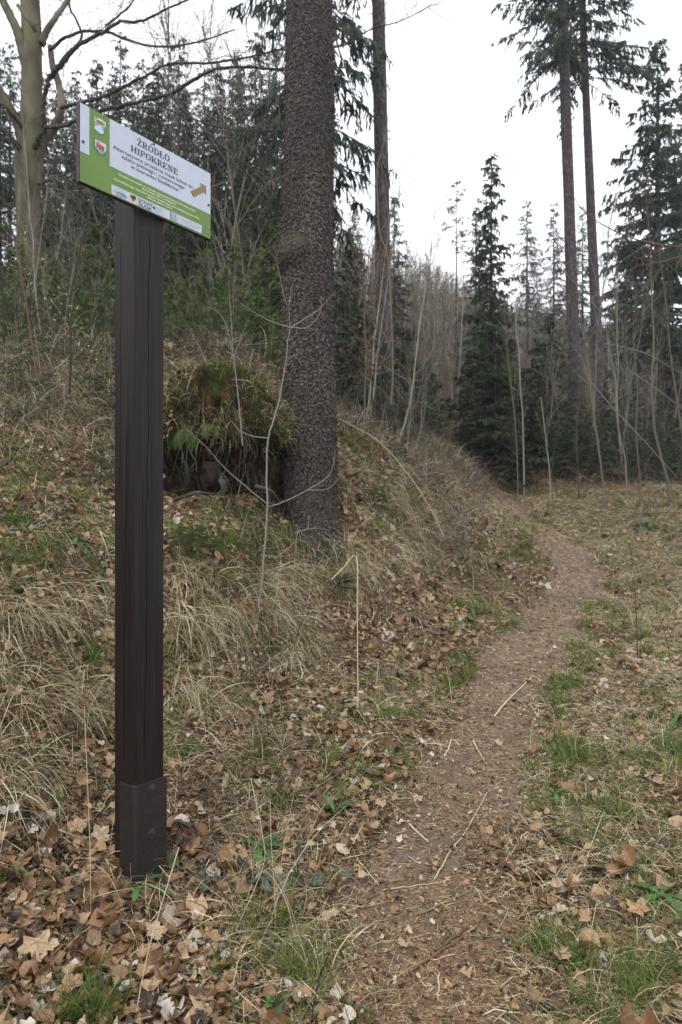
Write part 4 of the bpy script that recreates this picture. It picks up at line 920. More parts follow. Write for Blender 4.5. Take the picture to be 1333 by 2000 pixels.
# ------------------------------------------------------------------ litter, straw, grass (uncountable)
def sample(n, y0, y1, a=.2, marg=.7):
    t = rng.random(n); e = 1 - a
    Y = (y0 ** e + t * (y1 ** e - y0 ** e)) ** (1 / e)
    X = rng.uniform(-1, 1, n) * (.52 * Y + marg); return X, Y
def basis(X, Y):
    e = .03; zx = (H(X + e, Y) - H(X - e, Y)) / (2 * e); zy = (H(X, Y + e) - H(X, Y - e)) / (2 * e)
    N = norm(np.stack([-zx, -zy, np.ones_like(zx)], 1)); return N
def rot_about(v, k, a):
    c, s = np.cos(a)[:, None], np.sin(a)[:, None]; return v * c + np.cross(k, v) * s + k * (k * v).sum(1, keepdims=True) * (1 - c)
ST = np.array([0, .1, .3, .55, .8, 1.0]); SWB = np.array([.04, .45, .92, 1.0, .62, .03])
def leaves(acc, O, N, L, ratio, rnd, tilt, curl, fold, ragged, st=ST, sw=SWB):
    n = len(O); yaw = rng.uniform(0, 2 * np.pi, n)
    t1 = norm(np.cross(N, np.tile([[.12, 1., .05]], (n, 1)))); A = rot_about(t1, N, yaw); Bv = np.cross(N, A)
    ti = rng.normal(0, 1, n) * tilt; A2 = rot_about(A, Bv, ti); N2 = rot_about(N, Bv, ti); t2 = rng.normal(0, 1, n) * tilt; B2 = rot_about(Bv, A2, t2); N2 = rot_about(N2, A2, t2)
    k = len(st); V = np.zeros((n, k, 3, 3))
    cu = rng.normal(0, 1, n) * curl; fo = np.abs(rng.normal(0, 1, n)) * fold * np.where(rng.random(n) < .7, 1, -1)
    for i, (s, w) in enumerate(zip(st, sw)):
        tw = rng.normal(0, .25, n) * ragged
        for j, t in enumerate((-1, 0, 1)):
            ww = w * ratio * L * .5 * (1 + rng.normal(0, .25, n) * ragged)
            x = (s - .5) * L; y = t * ww; z = cu * L * ((s - .5) ** 2) * 2 + fo * ww * abs(t) + tw * y + rng.normal(0, .03, n) * L
            V[:, i, j] = O + A2 * x[:, None] + B2 * y[:, None] + N2 * z[:, None]
    b = (np.arange(n) * k * 3)[:, None]; f = []
    for i in range(k - 1):
        for j in (0, 1): f.append(b + np.array([[3 * i + j, 3 * i + j + 1, 3 * i + j + 4, 3 * i + j + 3]]))
    F = np.stack(f, 1).reshape(-1, 4)
    U = np.tile(np.array([[j / 2, s] for s in st for j in range(3)]), (n, 1))
    acc.add(V.reshape(-1, 3), F, np.repeat(np.clip(rnd, 0, 1), k * 3), U)
def bark_flakes():
    """curled scales of bark all over the big trunk"""
    c, root = BARKFLAKES; n = 24000; acc = Acc(); z = rng.uniform(1.2, 8.2, n); an = rng.uniform(-3.4, .3, n)
    me = [o for o in root.children if o.name.startswith('trunk')][0].data; V = np.zeros(len(me.vertices) * 3, np.float32); me.vertices.foreach_get("co", V); V = V.reshape(-1, 3); N = np.zeros(len(me.vertices) * 3, np.float32); me.vertices.foreach_get("normal", N); N = N.reshape(-1, 3)
    idx = np.nonzero((V[:, 2] < 8.2) & (V[:, 2] > 1.1) & (N[:, 1] < .35))[0]; idx = rng.choice(idx, n); P_ = V[idx] + rng.normal(0, .008, (n, 3)); Nn = norm(N[idx] + rng.normal(0, .10, (n, 3)))
    tone = np.clip(rng.normal(.45, .14, n) + (vn(V[idx, 0] * 4, V[idx, 2] * 2, 77) - .5) * .3, 0, 1)
    leaves(acc, P_ + Nn * .004, Nn, rng.uniform(.012, .030, n), .75, tone, .12, .5, .3, .6, np.array([0, .35, .75, 1.]), np.array([.5, 1, .9, .4]))
    acc.build("bark_scales", M['flake'], root)
bark_flakes()
def litter():
    acc = Acc()
    X, Y = sample(104000, 1.5, 19, .3); pd = pathd(X, Y)
    dens = np.where(pd < -1, 1.0, np.where(pd > 1, .30, .06))
    dens = np.where((np.abs(pd) > .65) & (np.abs(pd) < 1.3), .24, dens)
    pat = fbm(X * 1.1, Y * 1.1, 91, 3)
    dens *= np.clip((pat - .18) * 3.2, .25, 1)
    k = rng.random(len(X)) < dens; X, Y = X[k], Y[k]; pd = pd[k]; n = len(X)
    N = basis(X, Y); Z = H(X, Y)
    L = np.clip(np.where(rng.random(n) < .09, rng.normal(.070, .014, n), rng.normal(.036, .015, n)), .012, .12) * (1 + .03 * np.clip(Y - 3, 0, 8)); L = np.where(np.abs(pd) < 1.1, L * .6, L)
    rn = np.clip(rng.normal(.43, .25, n) + (vn(X * 2.2, Y * 2.2, 93) - .5) * .3, 0, 1)
    O = np.stack([X, Y, Z], 1) + N * (rng.uniform(.002, .03, n) * np.clip(1, 0, 1))[:, None]
    rg = rng.random(n)
    a = rg < .62
    leaves(acc, O[a], N[a], L[a], .62, rn[a], .26, .5, .45, .3)
    b = ~a   # torn and crumpled maple pieces
    leaves(acc, O[b], N[b], L[b] * 1.15, .85, rn[b] + .04, .35, .8, .55, .85, ST, np.array([.3, .8, 1.1, .6, 1.0, .15]))
    # crumbs
    X, Y = sample(70000, 1.5, 8, .9); pd = np.abs(pathd(X, Y)); k = rng.random(len(X)) < np.clip((pd - .1) * .9, .22, 1); X, Y = X[k], Y[k]; n = len(X); N = basis(X, Y)
    O = np.stack([X, Y, H(X, Y)], 1) + N * rng.uniform(.001, .012, n)[:, None]
    leaves(acc, O, N, rng.uniform(.008, .028, n), .6, rng.normal(.42, .25, n), .4, .6, .3, .9, np.array([0, .5, 1.]), np.array([.5, 1, .2]))
    tag(acc.build("fallen_leaves", M['leaf'], uv=True), kind='stuff')
    # needles on the path
    acc = Acc(); X, Y = sample(230000, 1.6, 8.5, 1.1, .2); pd = np.abs(pathd(X, Y)); bare = vn(X * 3.3, Y * 2.5, 97)
    k = (pd < 1.5) & (rng.random(len(X)) < (1.25 - pd * .6)) & (bare > .30 + rng.normal(0, .07, len(X))); X, Y = X[k], Y[k]; n = len(X)
    O = np.stack([X, Y, H(X, Y) + rng.uniform(.001, .006, n)], 1); D = np.stack([rng.normal(0, 1, n), rng.normal(0, 1, n), rng.normal(0, .12, n)], 1)
    strips(acc, O, D, rng.uniform(.011, .026, n), .0021 + .0002 * Y, .0, 2, np.clip(rng.normal(.5, .28, n), 0, 1), side=norm(np.cross(D, [0, 0, 1.])), curl=rng.normal(0, .5, (n, 3)) * [1, 1, 0])
    tag(acc.build("needle_litter", M['needle_litter']), kind='stuff')
    # straw bits scattered
    acc = Acc(); X, Y = sample(27000, 1.5, 16, .45); pd = np.abs(pathd(X, Y)); k = rng.random(len(X)) < np.where(pd < 1, .55, 1); X, Y = X[k], Y[k]; n = len(X)
    O = np.stack([X, Y, H(X, Y) + rng.uniform(.004, .02, n)], 1); D = np.stack([rng.normal(0, 1, n), rng.normal(0, 1, n), rng.normal(.02, .1, n)], 1)
    strips(acc, O, D, rng.uniform(.02, .16, n) * np.where(np.abs(pathd(X, Y)) < 1, .6, 1), rng.uniform(.0010, .0024, n) * (1 + .07 * Y), .05, 3, np.clip(rng.normal(.7, .25, n), 0, 1), zmin=H)
    X = rng.uniform(-.6, 1, 14000); Y = rng.uniform(1.7, 15, 14000) ** 1; X = np.interp(Y, PATH[:, 1], PATH[:, 0]) + rng.normal(0, .42, 14000); O = np.stack([X, Y, H(X, Y) + rng.uniform(.002, .012, len(X))], 1); D = np.stack([rng.normal(0, 1, len(X)), rng.normal(0, 1, len(X)), rng.normal(.02, .08, len(X))], 1)
    strips(acc, O, D, rng.uniform(.012, .09, len(X)), rng.uniform(.001, .0022, len(X)) * (1 + .12 * Y), .03, 2, np.clip(rng.normal(.6, .28, len(X)), 0, 1), zmin=H)
    tag(acc.build("scattered_straw", M['straw']), kind='stuff')
    acc = Acc(); n = 12000; Y = rng.uniform(2.0, 17, n); X = np.interp(Y, PATH[:, 1], PATH[:, 0]) + rng.normal(0, .5, n); N = basis(X, Y)
    leaves(acc, np.stack([X, Y, H(X, Y)], 1) + N * .006, N, rng.uniform(.008, .026, n) * (1 + .06 * Y), .55, rng.normal(.5, .2, n), .3, .6, .3, .8, np.array([0, .5, 1.]), np.array([.5, 1, .2]))
    tag(acc.build("leaf_crumbs", M['leaf'], uv=True), kind='stuff')
litter()
STX, STY, STV = stump()
def blades(acc, C, nb, Lr, w, spread, lean, rn, seed, droop=(1.2, 2.4), rad=.04, up=1.0, lay=.012):
    """tufts at C (k,3): each with nb arching blades leaning towards the slope's fall"""
    k = len(C); r = np.random.default_rng(seed); n = k * nb
    N = basis(C[:, 0], C[:, 1]); down = N.copy(); down[:, 2] = 0
    O = np.repeat(C, nb, 0) + r.normal(0, rad, (n, 3)) * [1, 1, 0]; O[:, 2] = H(O[:, 0], O[:, 1]) + .002
    D = np.stack([r.normal(0, spread, n), r.normal(0, spread, n), np.full(n, up)], 1) + np.repeat(down * lean + r.normal(0, .3 * min(lean, 1), (k, 3)) * [1, 1, 0], nb, 0)
    Y = O[:, 1]
    strips(acc, O, D, r.uniform(*Lr, n), w * r.uniform(.6, 1.2, n) * (1 + .10 * np.clip(Y - 3, 0, 9)), r.uniform(*droop, n), 6, np.clip(r.normal(*rn, n) + np.repeat(r.normal(0, .16, k), nb), 0, 1), side=norm(np.cross(D, r.normal(0, .5, (n, 3)) + [0, 0, .3])), zmin=lambda x, y: H(x, y) + r.uniform(0, lay, len(x)), curl=r.normal(0, .6, (n, 3)))
def grasses():
    acc = Acc()
    # hanging straw tufts on the lip of the bank
    T = []
    for (u0, v0, u1, v1, n) in [(0, 1180, 215, 1200, 16), (0, 1350, 200, 1370, 18), (330, 1120, 520, 1140, 22), (330, 1190, 470, 1230, 20), (430, 1180, 620, 1210, 26), (540, 1110, 720, 1150, 28), (640, 1060, 780, 1120, 28), (700, 1000, 860, 1080, 30),
        (760, 940, 880, 1030, 26), (0, 820, 215, 900, 24), (60, 760, 220, 820, 18), (330, 750, 400, 790, 8), (0, 700, 210, 760, 26), (540, 1230, 640, 1290, 10), (80, 1050, 220, 1150, 10), (850, 930, 900, 1010, 14), (670, 900, 780, 960, 14), (500, 1040, 600, 1090, 10), (330, 1320, 430, 1400, 10), (0, 1480, 60, 1540, 5)]:
        for i in range(n):
            h = hit(random.uniform(u0, u1), random.uniform(v0, v1), 40); T.append(h)
    T = np.array(T)
    blades(acc, T, 30, (.10, .55), .0036, .5, 1.2, (.50, .30), 31, (1.5, 4.2), .06, .8, .03)
    # thinner general cover of dry grass
    X, Y = sample(8200, 1.7, 20, .2); pd = pathd(X, Y); pt = fbm(X * .8, Y * .8, 55, 3)
    k = (np.abs(pd) > 1.15) & (rng.random(len(X)) < np.where(pd > 1, 1, .6)) & (pt > np.where(pd > 1, .22, .38)); C = np.stack([X, Y, H(X, Y)], 1)[k]
    rt = pathd(C[:, 0], C[:, 1]) > 1
    blades(acc, C[rt], 21, (.08, .30), .0028, .9, .2, (.62, .26), 32, (1.5, 3.8), .07, .75, .02)
    blades(acc, C[~rt], 13, (.10, .38), .0030, .8, .7, (.58, .25), 33, (1.2, 3.2), .07, .8, .02)
    tag(acc.build("dry_grass", M['straw']), kind='stuff')
    acc = Acc()
    X, Y = sample(6500, 1.7, 20, .35); pd = pathd(X, Y); pt = fbm(X * 1.3 + 9, Y * 1.3, 57, 3)
    k = (np.abs(pd) > 1.12) & (pt > np.where(pd > 0, .37, .43)); C = np.stack([X, Y, H(X, Y)], 1)[k]
    blades(acc, C, 24, (.03, .11), .0028, .55, .1, (.45, .25), 35, (.3, 1.8), .05, 1.0)
    # individual clumps the photo shows
    T = []
    for (u, v, n, sp) in [(175, 1995, 5, 25), (740, 1400, 3, 22), (870, 1345, 3, 20), (1200, 1200, 9, 40), (1110, 1290, 9, 50), (1040, 1080, 14, 45), (1010, 1050, 10, 40), (930, 1190, 8, 30), (700, 1130, 6, 60), (620, 1100, 5, 40), (1110, 1350, 6, 30), (1300, 1480, 7, 30), (560, 1900, 8, 60), (510, 1560, 3, 40), (350, 1480, 2, 20), (930, 1200, 5, 30), (1130, 1500, 6, 40), (1180, 1590, 6, 60), (1080, 1870, 7, 40), (1280, 1920, 6, 40), (1170, 1960, 5, 50), (520, 1820, 4, 30), (80, 1120, 5, 60), (180, 1290, 4, 20)]:
        for i in range(n): T.append(hit(u + random.gauss(0, sp), v + random.gauss(0, sp * .35), 40))
    for (u0, v0, u1, v1, n) in ((0, 650, 225, 820, 60), (0, 820, 225, 1150, 40), (330, 990, 560, 1100, 40), (330, 1100, 620, 1300, 30), (660, 840, 860, 1060, 30), (540, 1060, 700, 1110, 14), (330, 1300, 560, 1500, 10), (680, 800, 860, 900, 22), (760, 900, 880, 1000, 16), (980, 1010, 1090, 1110, 30), (1180, 960, 1333, 1150, 24), (1090, 1180, 1333, 1500, 44), (1020, 1330, 1120, 1560, 10), (1060, 1560, 1333, 1980, 6), (840, 1290, 930, 1400, 6), (640, 1380, 800, 1600, 4), (880, 1150, 1000, 1250, 8)):
        for i in range(n): T.append(hit(random.uniform(u0, u1), random.uniform(v0, v1), 40))
    T = np.array(T); T = T[np.abs(pathd(T[:, 0], T[:, 1])) > .95]
    blades(acc, T, 40, (.06, .21), .0036, .35, .1, (.55, .22), 36, (.3, 1.6), .035)
    blades(acc, np.array([hit(175, 1990, 9), hit(150, 1998, 9), hit(235, 1998, 9), hit(182, 1985, 9)]), 9, (.10, .2), .006, .14, .0, (.6, .12), 37, (.1, .6), .02)
    tag(acc.build("green_grass", M['grass']), kind='stuff')
    acc = Acc(); X, Y = sample(30000, 1.7, 12, .6); pt = fbm(X * 1.7, Y * 1.7, 58, 4); pd = np.abs(pathd(X, Y)); k = (pt > .57) & (pd > 1.1); X, Y = X[k], Y[k]; n = len(X)
    strips(acc, np.stack([X, Y, H(X, Y)], 1), rng.normal(0, .7, (n, 3)) + [0, 0, .8], rng.uniform(.012, .035, n), .005, .5, 2, np.clip(rng.normal(.5, .25, n), 0, 1))
    tag(acc.build("moss", M['moss']), kind='stuff')
grasses()
#@@PART5
# ------------------------------------------------------------------ far wood on the hillside: one bare, twiggy mass
def far_wood():
    acc = Acc(); r = np.random.default_rng(9)
    n = 2400; Y = r.uniform(27, 105, n); X = r.uniform(-.42, .62, n) * Y + 2
    k = ~((X < Y * -.1) & (Y < 50)); X, Y = X[k], Y[k]; Z = H(X, Y); n = len(X)
    Hh = r.uniform(4.5, 9.5, n); uu = 666.5 + X / Y * FPX; vt = np.interp(uu, [600, 740, 800, 850, 900, 960, 1050, 1150, 1333], [425, 440, 475, 508, 536, 562, 590, 612, 640]); zt = CAMZ + (HV - vt) / FPX * Y; Hh = np.minimum(Hh, np.maximum(zt - Z, 1.5)) * r.uniform(.55, 1.05, n)
    O = np.stack([X, Y, Z - .3], 1); w = .015 + .0008 * Y
    tone = np.clip(r.normal(.68, .12, n), 0, 1)  # twig tone lightened: distance haze is put into the colour
    strips(acc, O, r.normal(0, .05, (n, 3)) + [0, 0, 1.], Hh, w * 1.8, 0, 4, tone, side=np.tile([[1., 0, 0]], (n, 1)))
    kk = 52; t = r.uniform(.12, .97, (n, kk)); Q = O[:, None] + np.stack([0 * t, 0 * t, t * Hh[:, None]], -1); Q = Q.reshape(-1, 3)
    D = r.normal(0, .55, (n * kk, 3)) + [0, 0, .85]; L = (np.repeat(Hh, kk) * (.36 - .22 * t.ravel())) * r.uniform(.5, 1.1, n * kk)
    strips(acc, Q, D, L, np.repeat(w, kk) * .75, -.3, 3, np.clip(np.repeat(tone, kk) + r.normal(0, .12, n * kk), 0, 1))
    o = acc.build("distant_woods", M['twig']); tag(o, kind='stuff')
far_wood()
def far_brush():
    """waist-high tangle of bare stems over the slopes and the forest's foot"""
    acc = Acc(); r = np.random.default_rng(19)
    n = 5200; Y = r.uniform(8.5, 34, n) ; X = r.uniform(-.62, .62, n) * Y
    pdv = pathd(X, Y); ctr = np.abs(pdv)
    k = (((X < np.interp(Y, [7, 12, 18, 24], [.4, 1.0, 2.2, 3])) & (ctr > 2)) | (Y > 18.5)) & ~((Y < 10) & (X > -2.2) & (X < .2) & (Y < 8)); X, Y = X[k], Y[k]; n = len(X); Z = H(X, Y)
    O = np.repeat(np.stack([X, Y, Z], 1), 7, 0) + r.normal(0, .09, (n * 7, 3)) * [1, 1, 0]; Hh = r.uniform(.2, .9, n * 7) * np.repeat(r.uniform(.4, 1.3, n), 7)
    strips(acc, O, r.normal(0, .5, (n * 7, 3)) + [0, 0, .9], Hh, .0045 + .0004 * O[:, 1], r.uniform(-.3, 2.2, n * 7), 5, np.clip(r.normal(.5, .3, n * 7), 0, 1), curl=r.normal(0, .7, (n * 7, 3)))
    tag(acc.build("undergrowth", M['twig']), kind='stuff')
    acc = Acc(); X, Y = sample(2600, 7.5, 26, .1); pd = np.abs(pathd(X, Y)); k = pd > 1.6; X, Y = X[k], Y[k]
    blades(acc, np.stack([X, Y, H(X, Y)], 1), 16, (.15, .5), .003, .6, .3, (.4, .25), 66, (1.0, 3.0), .12, .8, .03)
    tag(acc.build("dry_grass", M['straw']), kind='stuff')
far_brush()
def slope_tangle():
    acc = Acc(); g = Acc(); r = np.random.default_rng(23); T = []
    for (u0, v0, u1, v1, n) in ((-20, 560, 225, 720, 260), (-20, 720, 225, 850, 90), (325, 600, 560, 690, 200), (330, 690, 545, 790, 25), (655, 740, 870, 860, 240), (780, 830, 960, 960, 230), (840, 950, 930, 1080, 60), (900, 850, 1340, 940, 190)):
        for i in range(n): T.append(hit(r.uniform(u0, u1), r.uniform(v0, v1), 21))
    T = np.array(T); k = np.abs(pathd(T[:, 0], T[:, 1])) > 1.6; T = T[k]; m = 9; n = len(T) * m
    O = np.repeat(T, m, 0) + r.normal(0, .10, (n, 3)) * [1, 1, 0]; Y = O[:, 1]
    strips(acc, O, r.normal(0, .75, (n, 3)) + [0, 0, .8], r.uniform(.2, .75, n), .003 + .0005 * Y, r.uniform(-.2, 2.6, n), 6, np.clip(r.normal(.55, .3, n), 0, 1), curl=r.normal(0, .9, (n, 3)))
    tag(acc.build("undergrowth", M['twig']), kind='stuff')
    blades(g, T, 12, (.12, .5), .003, .8, .4, (.42, .27), 24, (1.0, 3.2), .12, .8, .03)
    tag(g.build("dry_grass", M['straw']), kind='stuff')
    h = Acc(); n = 5000; P0 = T[r.integers(0, len(T), n)] + r.normal(0, .18, (n, 3)) * [1, 1, 0]; P0[:, 2] = H(P0[:, 0], P0[:, 1])
    strips(h, P0, r.normal(0, .7, (n, 3)) + [0, 0, .7], r.uniform(.04, .16, n), .012 + .0008 * P0[:, 1], r.uniform(0, 1.5, n), 3, np.clip(r.normal(.4, .25, n), 0, 1))
    tag(h.build("moss", M['moss']), kind='stuff')
slope_tangle()
def edge_brush():
    """thigh-high brown dead stalks where the meadow meets the wood"""
    acc = Acc(); r = np.random.default_rng(29); T = []
    for (u0, v0, u1, v1, n) in ((845, 935, 1060, 962, 90), (1050, 925, 1345, 950, 110), (850, 890, 930, 1075, 26), (770, 850, 900, 940, 26)):
        for i in range(n): T.append(hit(r.uniform(u0, u1), r.uniform(v0, v1), 24))
    T = np.array(T); k = np.abs(pathd(T[:, 0], T[:, 1])) > 1.3; T = T[k | (T[:, 1] > 16)]; m = 11; n = len(T) * m
    O = np.repeat(T, m, 0) + r.normal(0, .26, (n, 3)) * [1, 1, 0]; O[:, 2] = H(O[:, 0], O[:, 1])
    strips(acc, O, r.normal(0, .38, (n, 3)) + [0, 0, 1.], r.uniform(.2, .8, n), .003 + .0004 * O[:, 1], r.uniform(-.1, 2.2, n), 6, np.clip(r.normal(.55, .3, n), 0, 1), curl=r.normal(0, 1.0, (n, 3)))
    tag(acc.build("dead_stalks", M['brownstalk']), kind='stuff')
edge_brush()
#@@PART6
def bare_sapling(H_, seed, w0=.018, n=14, spread=.55, lean=(0, 0), fork=1):
    """slim leafless sapling, base at the origin"""
    r = np.random.default_rng(seed); tr = Acc(); tw = Acc(); lines = []
    for f in range(fork):
        d = norm(np.array([lean[0] + r.normal(0, .10 * fork), lean[1] + r.normal(0, .10 * fork), 1.])); p = [np.zeros(3)]; h = H_ * r.uniform(.75, 1) if f else H_
        for i in range(12): d = norm(d + r.normal(0, .055, 3) + [0, 0, .04]); p.append(p[-1] + d * h / 12)
        p = np.array(p); w = np.linspace(w0 * (1 if f == 0 else .7), w0 * .16, 13); tube(tr, p, w, 6, r.uniform(.55, .95)); lines.append(np.hstack([p, w[:, None]]))
    twiggy(tw, lines, n / H_, (.12 * H_, .42 * H_), w0 * .28, seed + 1, .5, 2, .15, .35, (.35, .9))
    return [tr.build("trunk", M['twig']), tw.build("crown", M['twig'])]
SP = [bare_sapling(5.5, 201, .022, 26), bare_sapling(4.2, 202, .017, 22, fork=2), bare_sapling(3.0, 203, .012, 18, fork=3), bare_sapling(6.5, 204, .026, 34, lean=(.12, 0)), bare_sapling(2.2, 205, .009, 18, fork=4), bare_sapling(8.5, 206, .034, 40)]
def bulk_sap(rows, where, group):
    rows = sorted(rows, key=lambda t: t[1])
    for i, (k, u, Y, s) in enumerate(rows):
        x = (u - 666.5) / FPX * Y; kd = ["single-stemmed bare sapling", "two-stemmed bare sapling", "three-stemmed bare sapling", "leaning bare sapling", "low many-stemmed bare shrub", "tall thin bare tree"][k]
        place("bare_sapling", SP[k], (x, Y, gz(x, Y) - .05), random.uniform(0, 6.28), s, "%s, %s from the left %s" % (kd, ORDF(i), where), "sapling", group)
ORD2 = ["tenth", "eleventh", "twelfth", "thirteenth", "fourteenth", "fifteenth", "sixteenth", "seventeenth", "eighteenth", "nineteenth"]
def ORDF(i):
    o = ORD[:9] + ORD2
    if i < 19: return o[i]
    return {2: "twenty-", 3: "thirty-", 4: "forty-"}[(i + 1) // 10] + o[(i + 1) % 10 - 1] if (i + 1) % 10 else {2: "twentieth", 3: "thirtieth", 4: "fortieth"}[(i + 1) // 10]
rr = random.Random(5)
bulk_sap([(rr.choice([0, 1, 2, 3, 5, 0]), rr.uniform(985, 1345), rr.uniform(17.8, 25), rr.uniform(.5, .95)) for i in range(39)], "in the thicket under the two tall trunks", "bare saplings in the right thicket")
bulk_sap([(rr.choice([0, 1, 3, 5]), rr.uniform(850, 985), rr.uniform(21, 30), rr.uniform(.5, .8)) for i in range(9)], "around the spruces at the bend", "bare saplings at the bend")
bulk_sap([(rr.choice([0, 1, 2, 3, 4]), rr.uniform(655, 850), rr.uniform(10.5, 17), rr.uniform(.45, .75)) for i in range(12)], "right of the burled trunk", "bare saplings right of the burled trunk")
bulk_sap([(rr.choice([1, 2, 3, 4, 4, 2]), rr.uniform(330, 555), rr.uniform(9, 13), rr.uniform(.4, .7)) for i in range(9)], "between signpost and burled trunk", "bare saplings above the mossy stump")
bulk_sap([(rr.choice([1, 2, 3, 4, 4, 2]), rr.uniform(-30, 230), rr.uniform(7.5, 12.5), rr.uniform(.35, .65)) for i in range(14)], "on the slope left of the signpost", "bare saplings on the left slope")
bulk_sap([(rr.choice([5, 5, 0]), rr.uniform(130, 545), rr.uniform(15, 24), rr.uniform(.8, 1.3)) for i in range(14)], "within the dark wood behind the sign", "thin bare trees in the dark wood")
#@@PART7
# ------------------------------------------------------------------ hand-placed saplings and shoots
def sap(name, label, cat, lines, m, seed=1, twn=0, twL=(.05, .2), tww=.0012, group=None, tone=.6, sides=6, bud=None, jit=.15, lvl=2, root_part="stem"):
    r = np.random.default_rng(seed); acc = Acc(); c = []
    for l in lines:
        q = smooth_line(np.array([[*P(a[0], a[1], a[2]), a[3] / FPX * a[2] / 2] for a in l]), 5); q[1:, :3] += r.normal(0, 1, (len(q) - 1, 3)) * jit * q[1:, 3:4]
        tube(acc, q[:, :3], np.maximum(q[:, 3], .0006), sides, tone); c.append(q)
    if twn: twiggy(acc, c, twn, twL, tww, seed, .6, lvl, .1, .3, (tone - .2, tone + .1))
    return tag(acc.build(name, m), label, cat, group), c
def ln(Y, *pts): return [(p[0], p[1], Y + (p[3] if len(p) > 3 else 0), p[2] * .62 * (1 - .45 * (i / max(1, len(pts) - 1)) ** 2)) for i, p in enumerate(pts)]
g1 = hit(497, 1215, 20)[1]
sap("sapling", "pale forked sapling growing up in front of the burled trunk", "sapling", [
    ln(g1, (490, 1245, 8), (505, 1195, 8, 0), (515, 1100, 7.5, -.03), (523, 1000, 7, -.05), (521, 920, 6.5, -.05), (525, 855, 6.5, -.05), (545, 785, 6, -.02), (558, 710, 5, 0), (563, 660, 5, 0), (568, 640, 4.5, 0)),
    ln(g1, (568, 640, 4), (600, 620, 3), (625, 603, 2.6), (652, 572, 2)), ln(g1, (568, 640, 3.5), (600, 640, 2.8), (620, 620, 2.5), (628, 600, 2.2), (627, 578, 1.6)),
    ln(g1, (568, 640, 3.5), (530, 628, 3), (500, 612, 2.4), (470, 592, 1.6)), ln(g1, (568, 642, 3), (566, 625, 2.4), (566, 608, 1.4)),
    ln(g1, (525, 856, 4), (500, 853, 3.4), (470, 842, 2.8), (452, 822, 2)), ln(g1, (524, 990, 5), (560, 978, 4.5, -.1), (610, 952, 3.5, -.2), (645, 925, 3, -.2), (656, 880, 2, -.2)),
    ln(g1, (523, 985, 5), (480, 950, 4, -.1), (440, 915, 3.5, -.2), (400, 870, 2.6, -.3), (350, 825, 1.6, -.3)), ln(g1, (600, 957, 2.5, -.2), (640, 955, 2.4, -.3), (670, 925, 1.6, -.3)),
    ln(g1, (551, 790, 2.4), (545, 800, 2.4), (556, 790, 2), (558, 800, 1.4)), ln(g1, (553, 752, 2), (545, 765, 2), (552, 775, 1.6)),
    ln(g1, (570, 560, 1.6, .1), (562, 600, 2, .1), (545, 530, 2, .1), (538, 500, 1.5, .1))], M['twig'], 5, 6, (.03, .12), .0008, tone=.84, jit=.3)
sap("sapling", "thin pale upright sapling left of the burled trunk, above the dark hollow", "sapling", [
    ln(6.1, (474, 870, 5), (468, 800, 5), (462, 740, 4.5), (455, 690, 4.5), (453, 640, 4), (449, 585, 3), (447, 560, 2)), ln(6.1, (455, 690, 3), (440, 630, 2.6), (420, 605, 2), (395, 598, 1.4)), ln(6.1, (456, 700, 2.6), (475, 650, 2), (492, 610, 1.4))], M['twig'], 6, 2.5, (.06, .25), .0014, tone=.8)
sap("sapling", "dark brown crooked sapling rising behind the sign's left end", "sapling", [
    ln(5.9, (136, 770, 8), (139, 700, 8), (138, 640, 8), (137, 590, 7), (146, 540, 7), (156, 490, 6.5), (168, 440, 6), (182, 395, 5, .1), (200, 340, 4, .2), (225, 280, 3, .3)), ln(5.9, (140, 570, 4), (170, 545, 3.5), (195, 525, 3), (225, 500, 2)), ln(5.9, (150, 520, 3.5), (120, 480, 3), (95, 440, 2.4), (60, 410, 1.6))], M['twig'], 7, 2.2, (.1, .4), .0018, tone=.12)
sap("sapling", "dark thin shoot with fresh green buds near the left edge", "sapling", [
    ln(5.6, (72, 735, 6), (66, 690, 6), (57, 630, 5.5), (48, 570, 5), (38, 520, 4.5), (30, 470, 4), (18, 430, 3)), ln(5.6, (45, 550, 3), (80, 600, 3), (130, 650, 3), (180, 690, 2.6), (222, 725, 2)), ln(5.6, (35, 500, 2.5), (75, 520, 2.4), (120, 565, 2))], M['redtwig'], 8, 1.5, (.1, .3), .0014, tone=.4)
ba = Acc(); n = 90; t_ = rng.random(n)
BO = np.array([P(*(np.array([18, 440]) + (np.array([222, 740]) - [18, 440]) * a + rng.normal(0, 22, 2)), 5.6 + rng.normal(0, .1)) for a in t_])
strips(ba, BO, rng.normal(0, 1, (n, 3)) + [0, 0, .5], rng.uniform(.015, .04, n), .014, .3, 3, rng.random(n))
tag(ba.build("leaf_buds", M['bud']), kind='stuff')
sap("sapling", "pale greenish sapling curving up beside the slim trunk", "sapling", [
    ln(10.5, (764, 790, 6), (768, 720, 6), (766, 640, 6), (762, 560, 6), (757, 500, 5.5), (742, 455, 5), (738, 400, 5), (737, 330, 4.5), (748, 290, 4), (757, 240, 3.5), (765, 190, 2.5), (790, 130, 1.5)), ln(10.5, (742, 455, 4), (757, 430, 3.5), (790, 370, 3), (830, 335, 2)), ln(10.5, (720, 520, 4), (700, 600, 4), (745, 480, 3.5))], M['twig'], 9, 1.6, (.15, .7), .003, tone=.7)
sap("sapling", "grey bare sapling between the burled trunk and the slim trunk", "sapling", [
    ln(9.5, (712, 830, 6), (713, 760, 5.5), (716, 690, 5), (712, 620, 4.5), (716, 550, 4), (722, 480, 3)), ln(9.5, (716, 680, 3.5), (735, 640, 3), (745, 600, 2.4))], M['twig'], 10, 3, (.15, .6), .003, tone=.62)
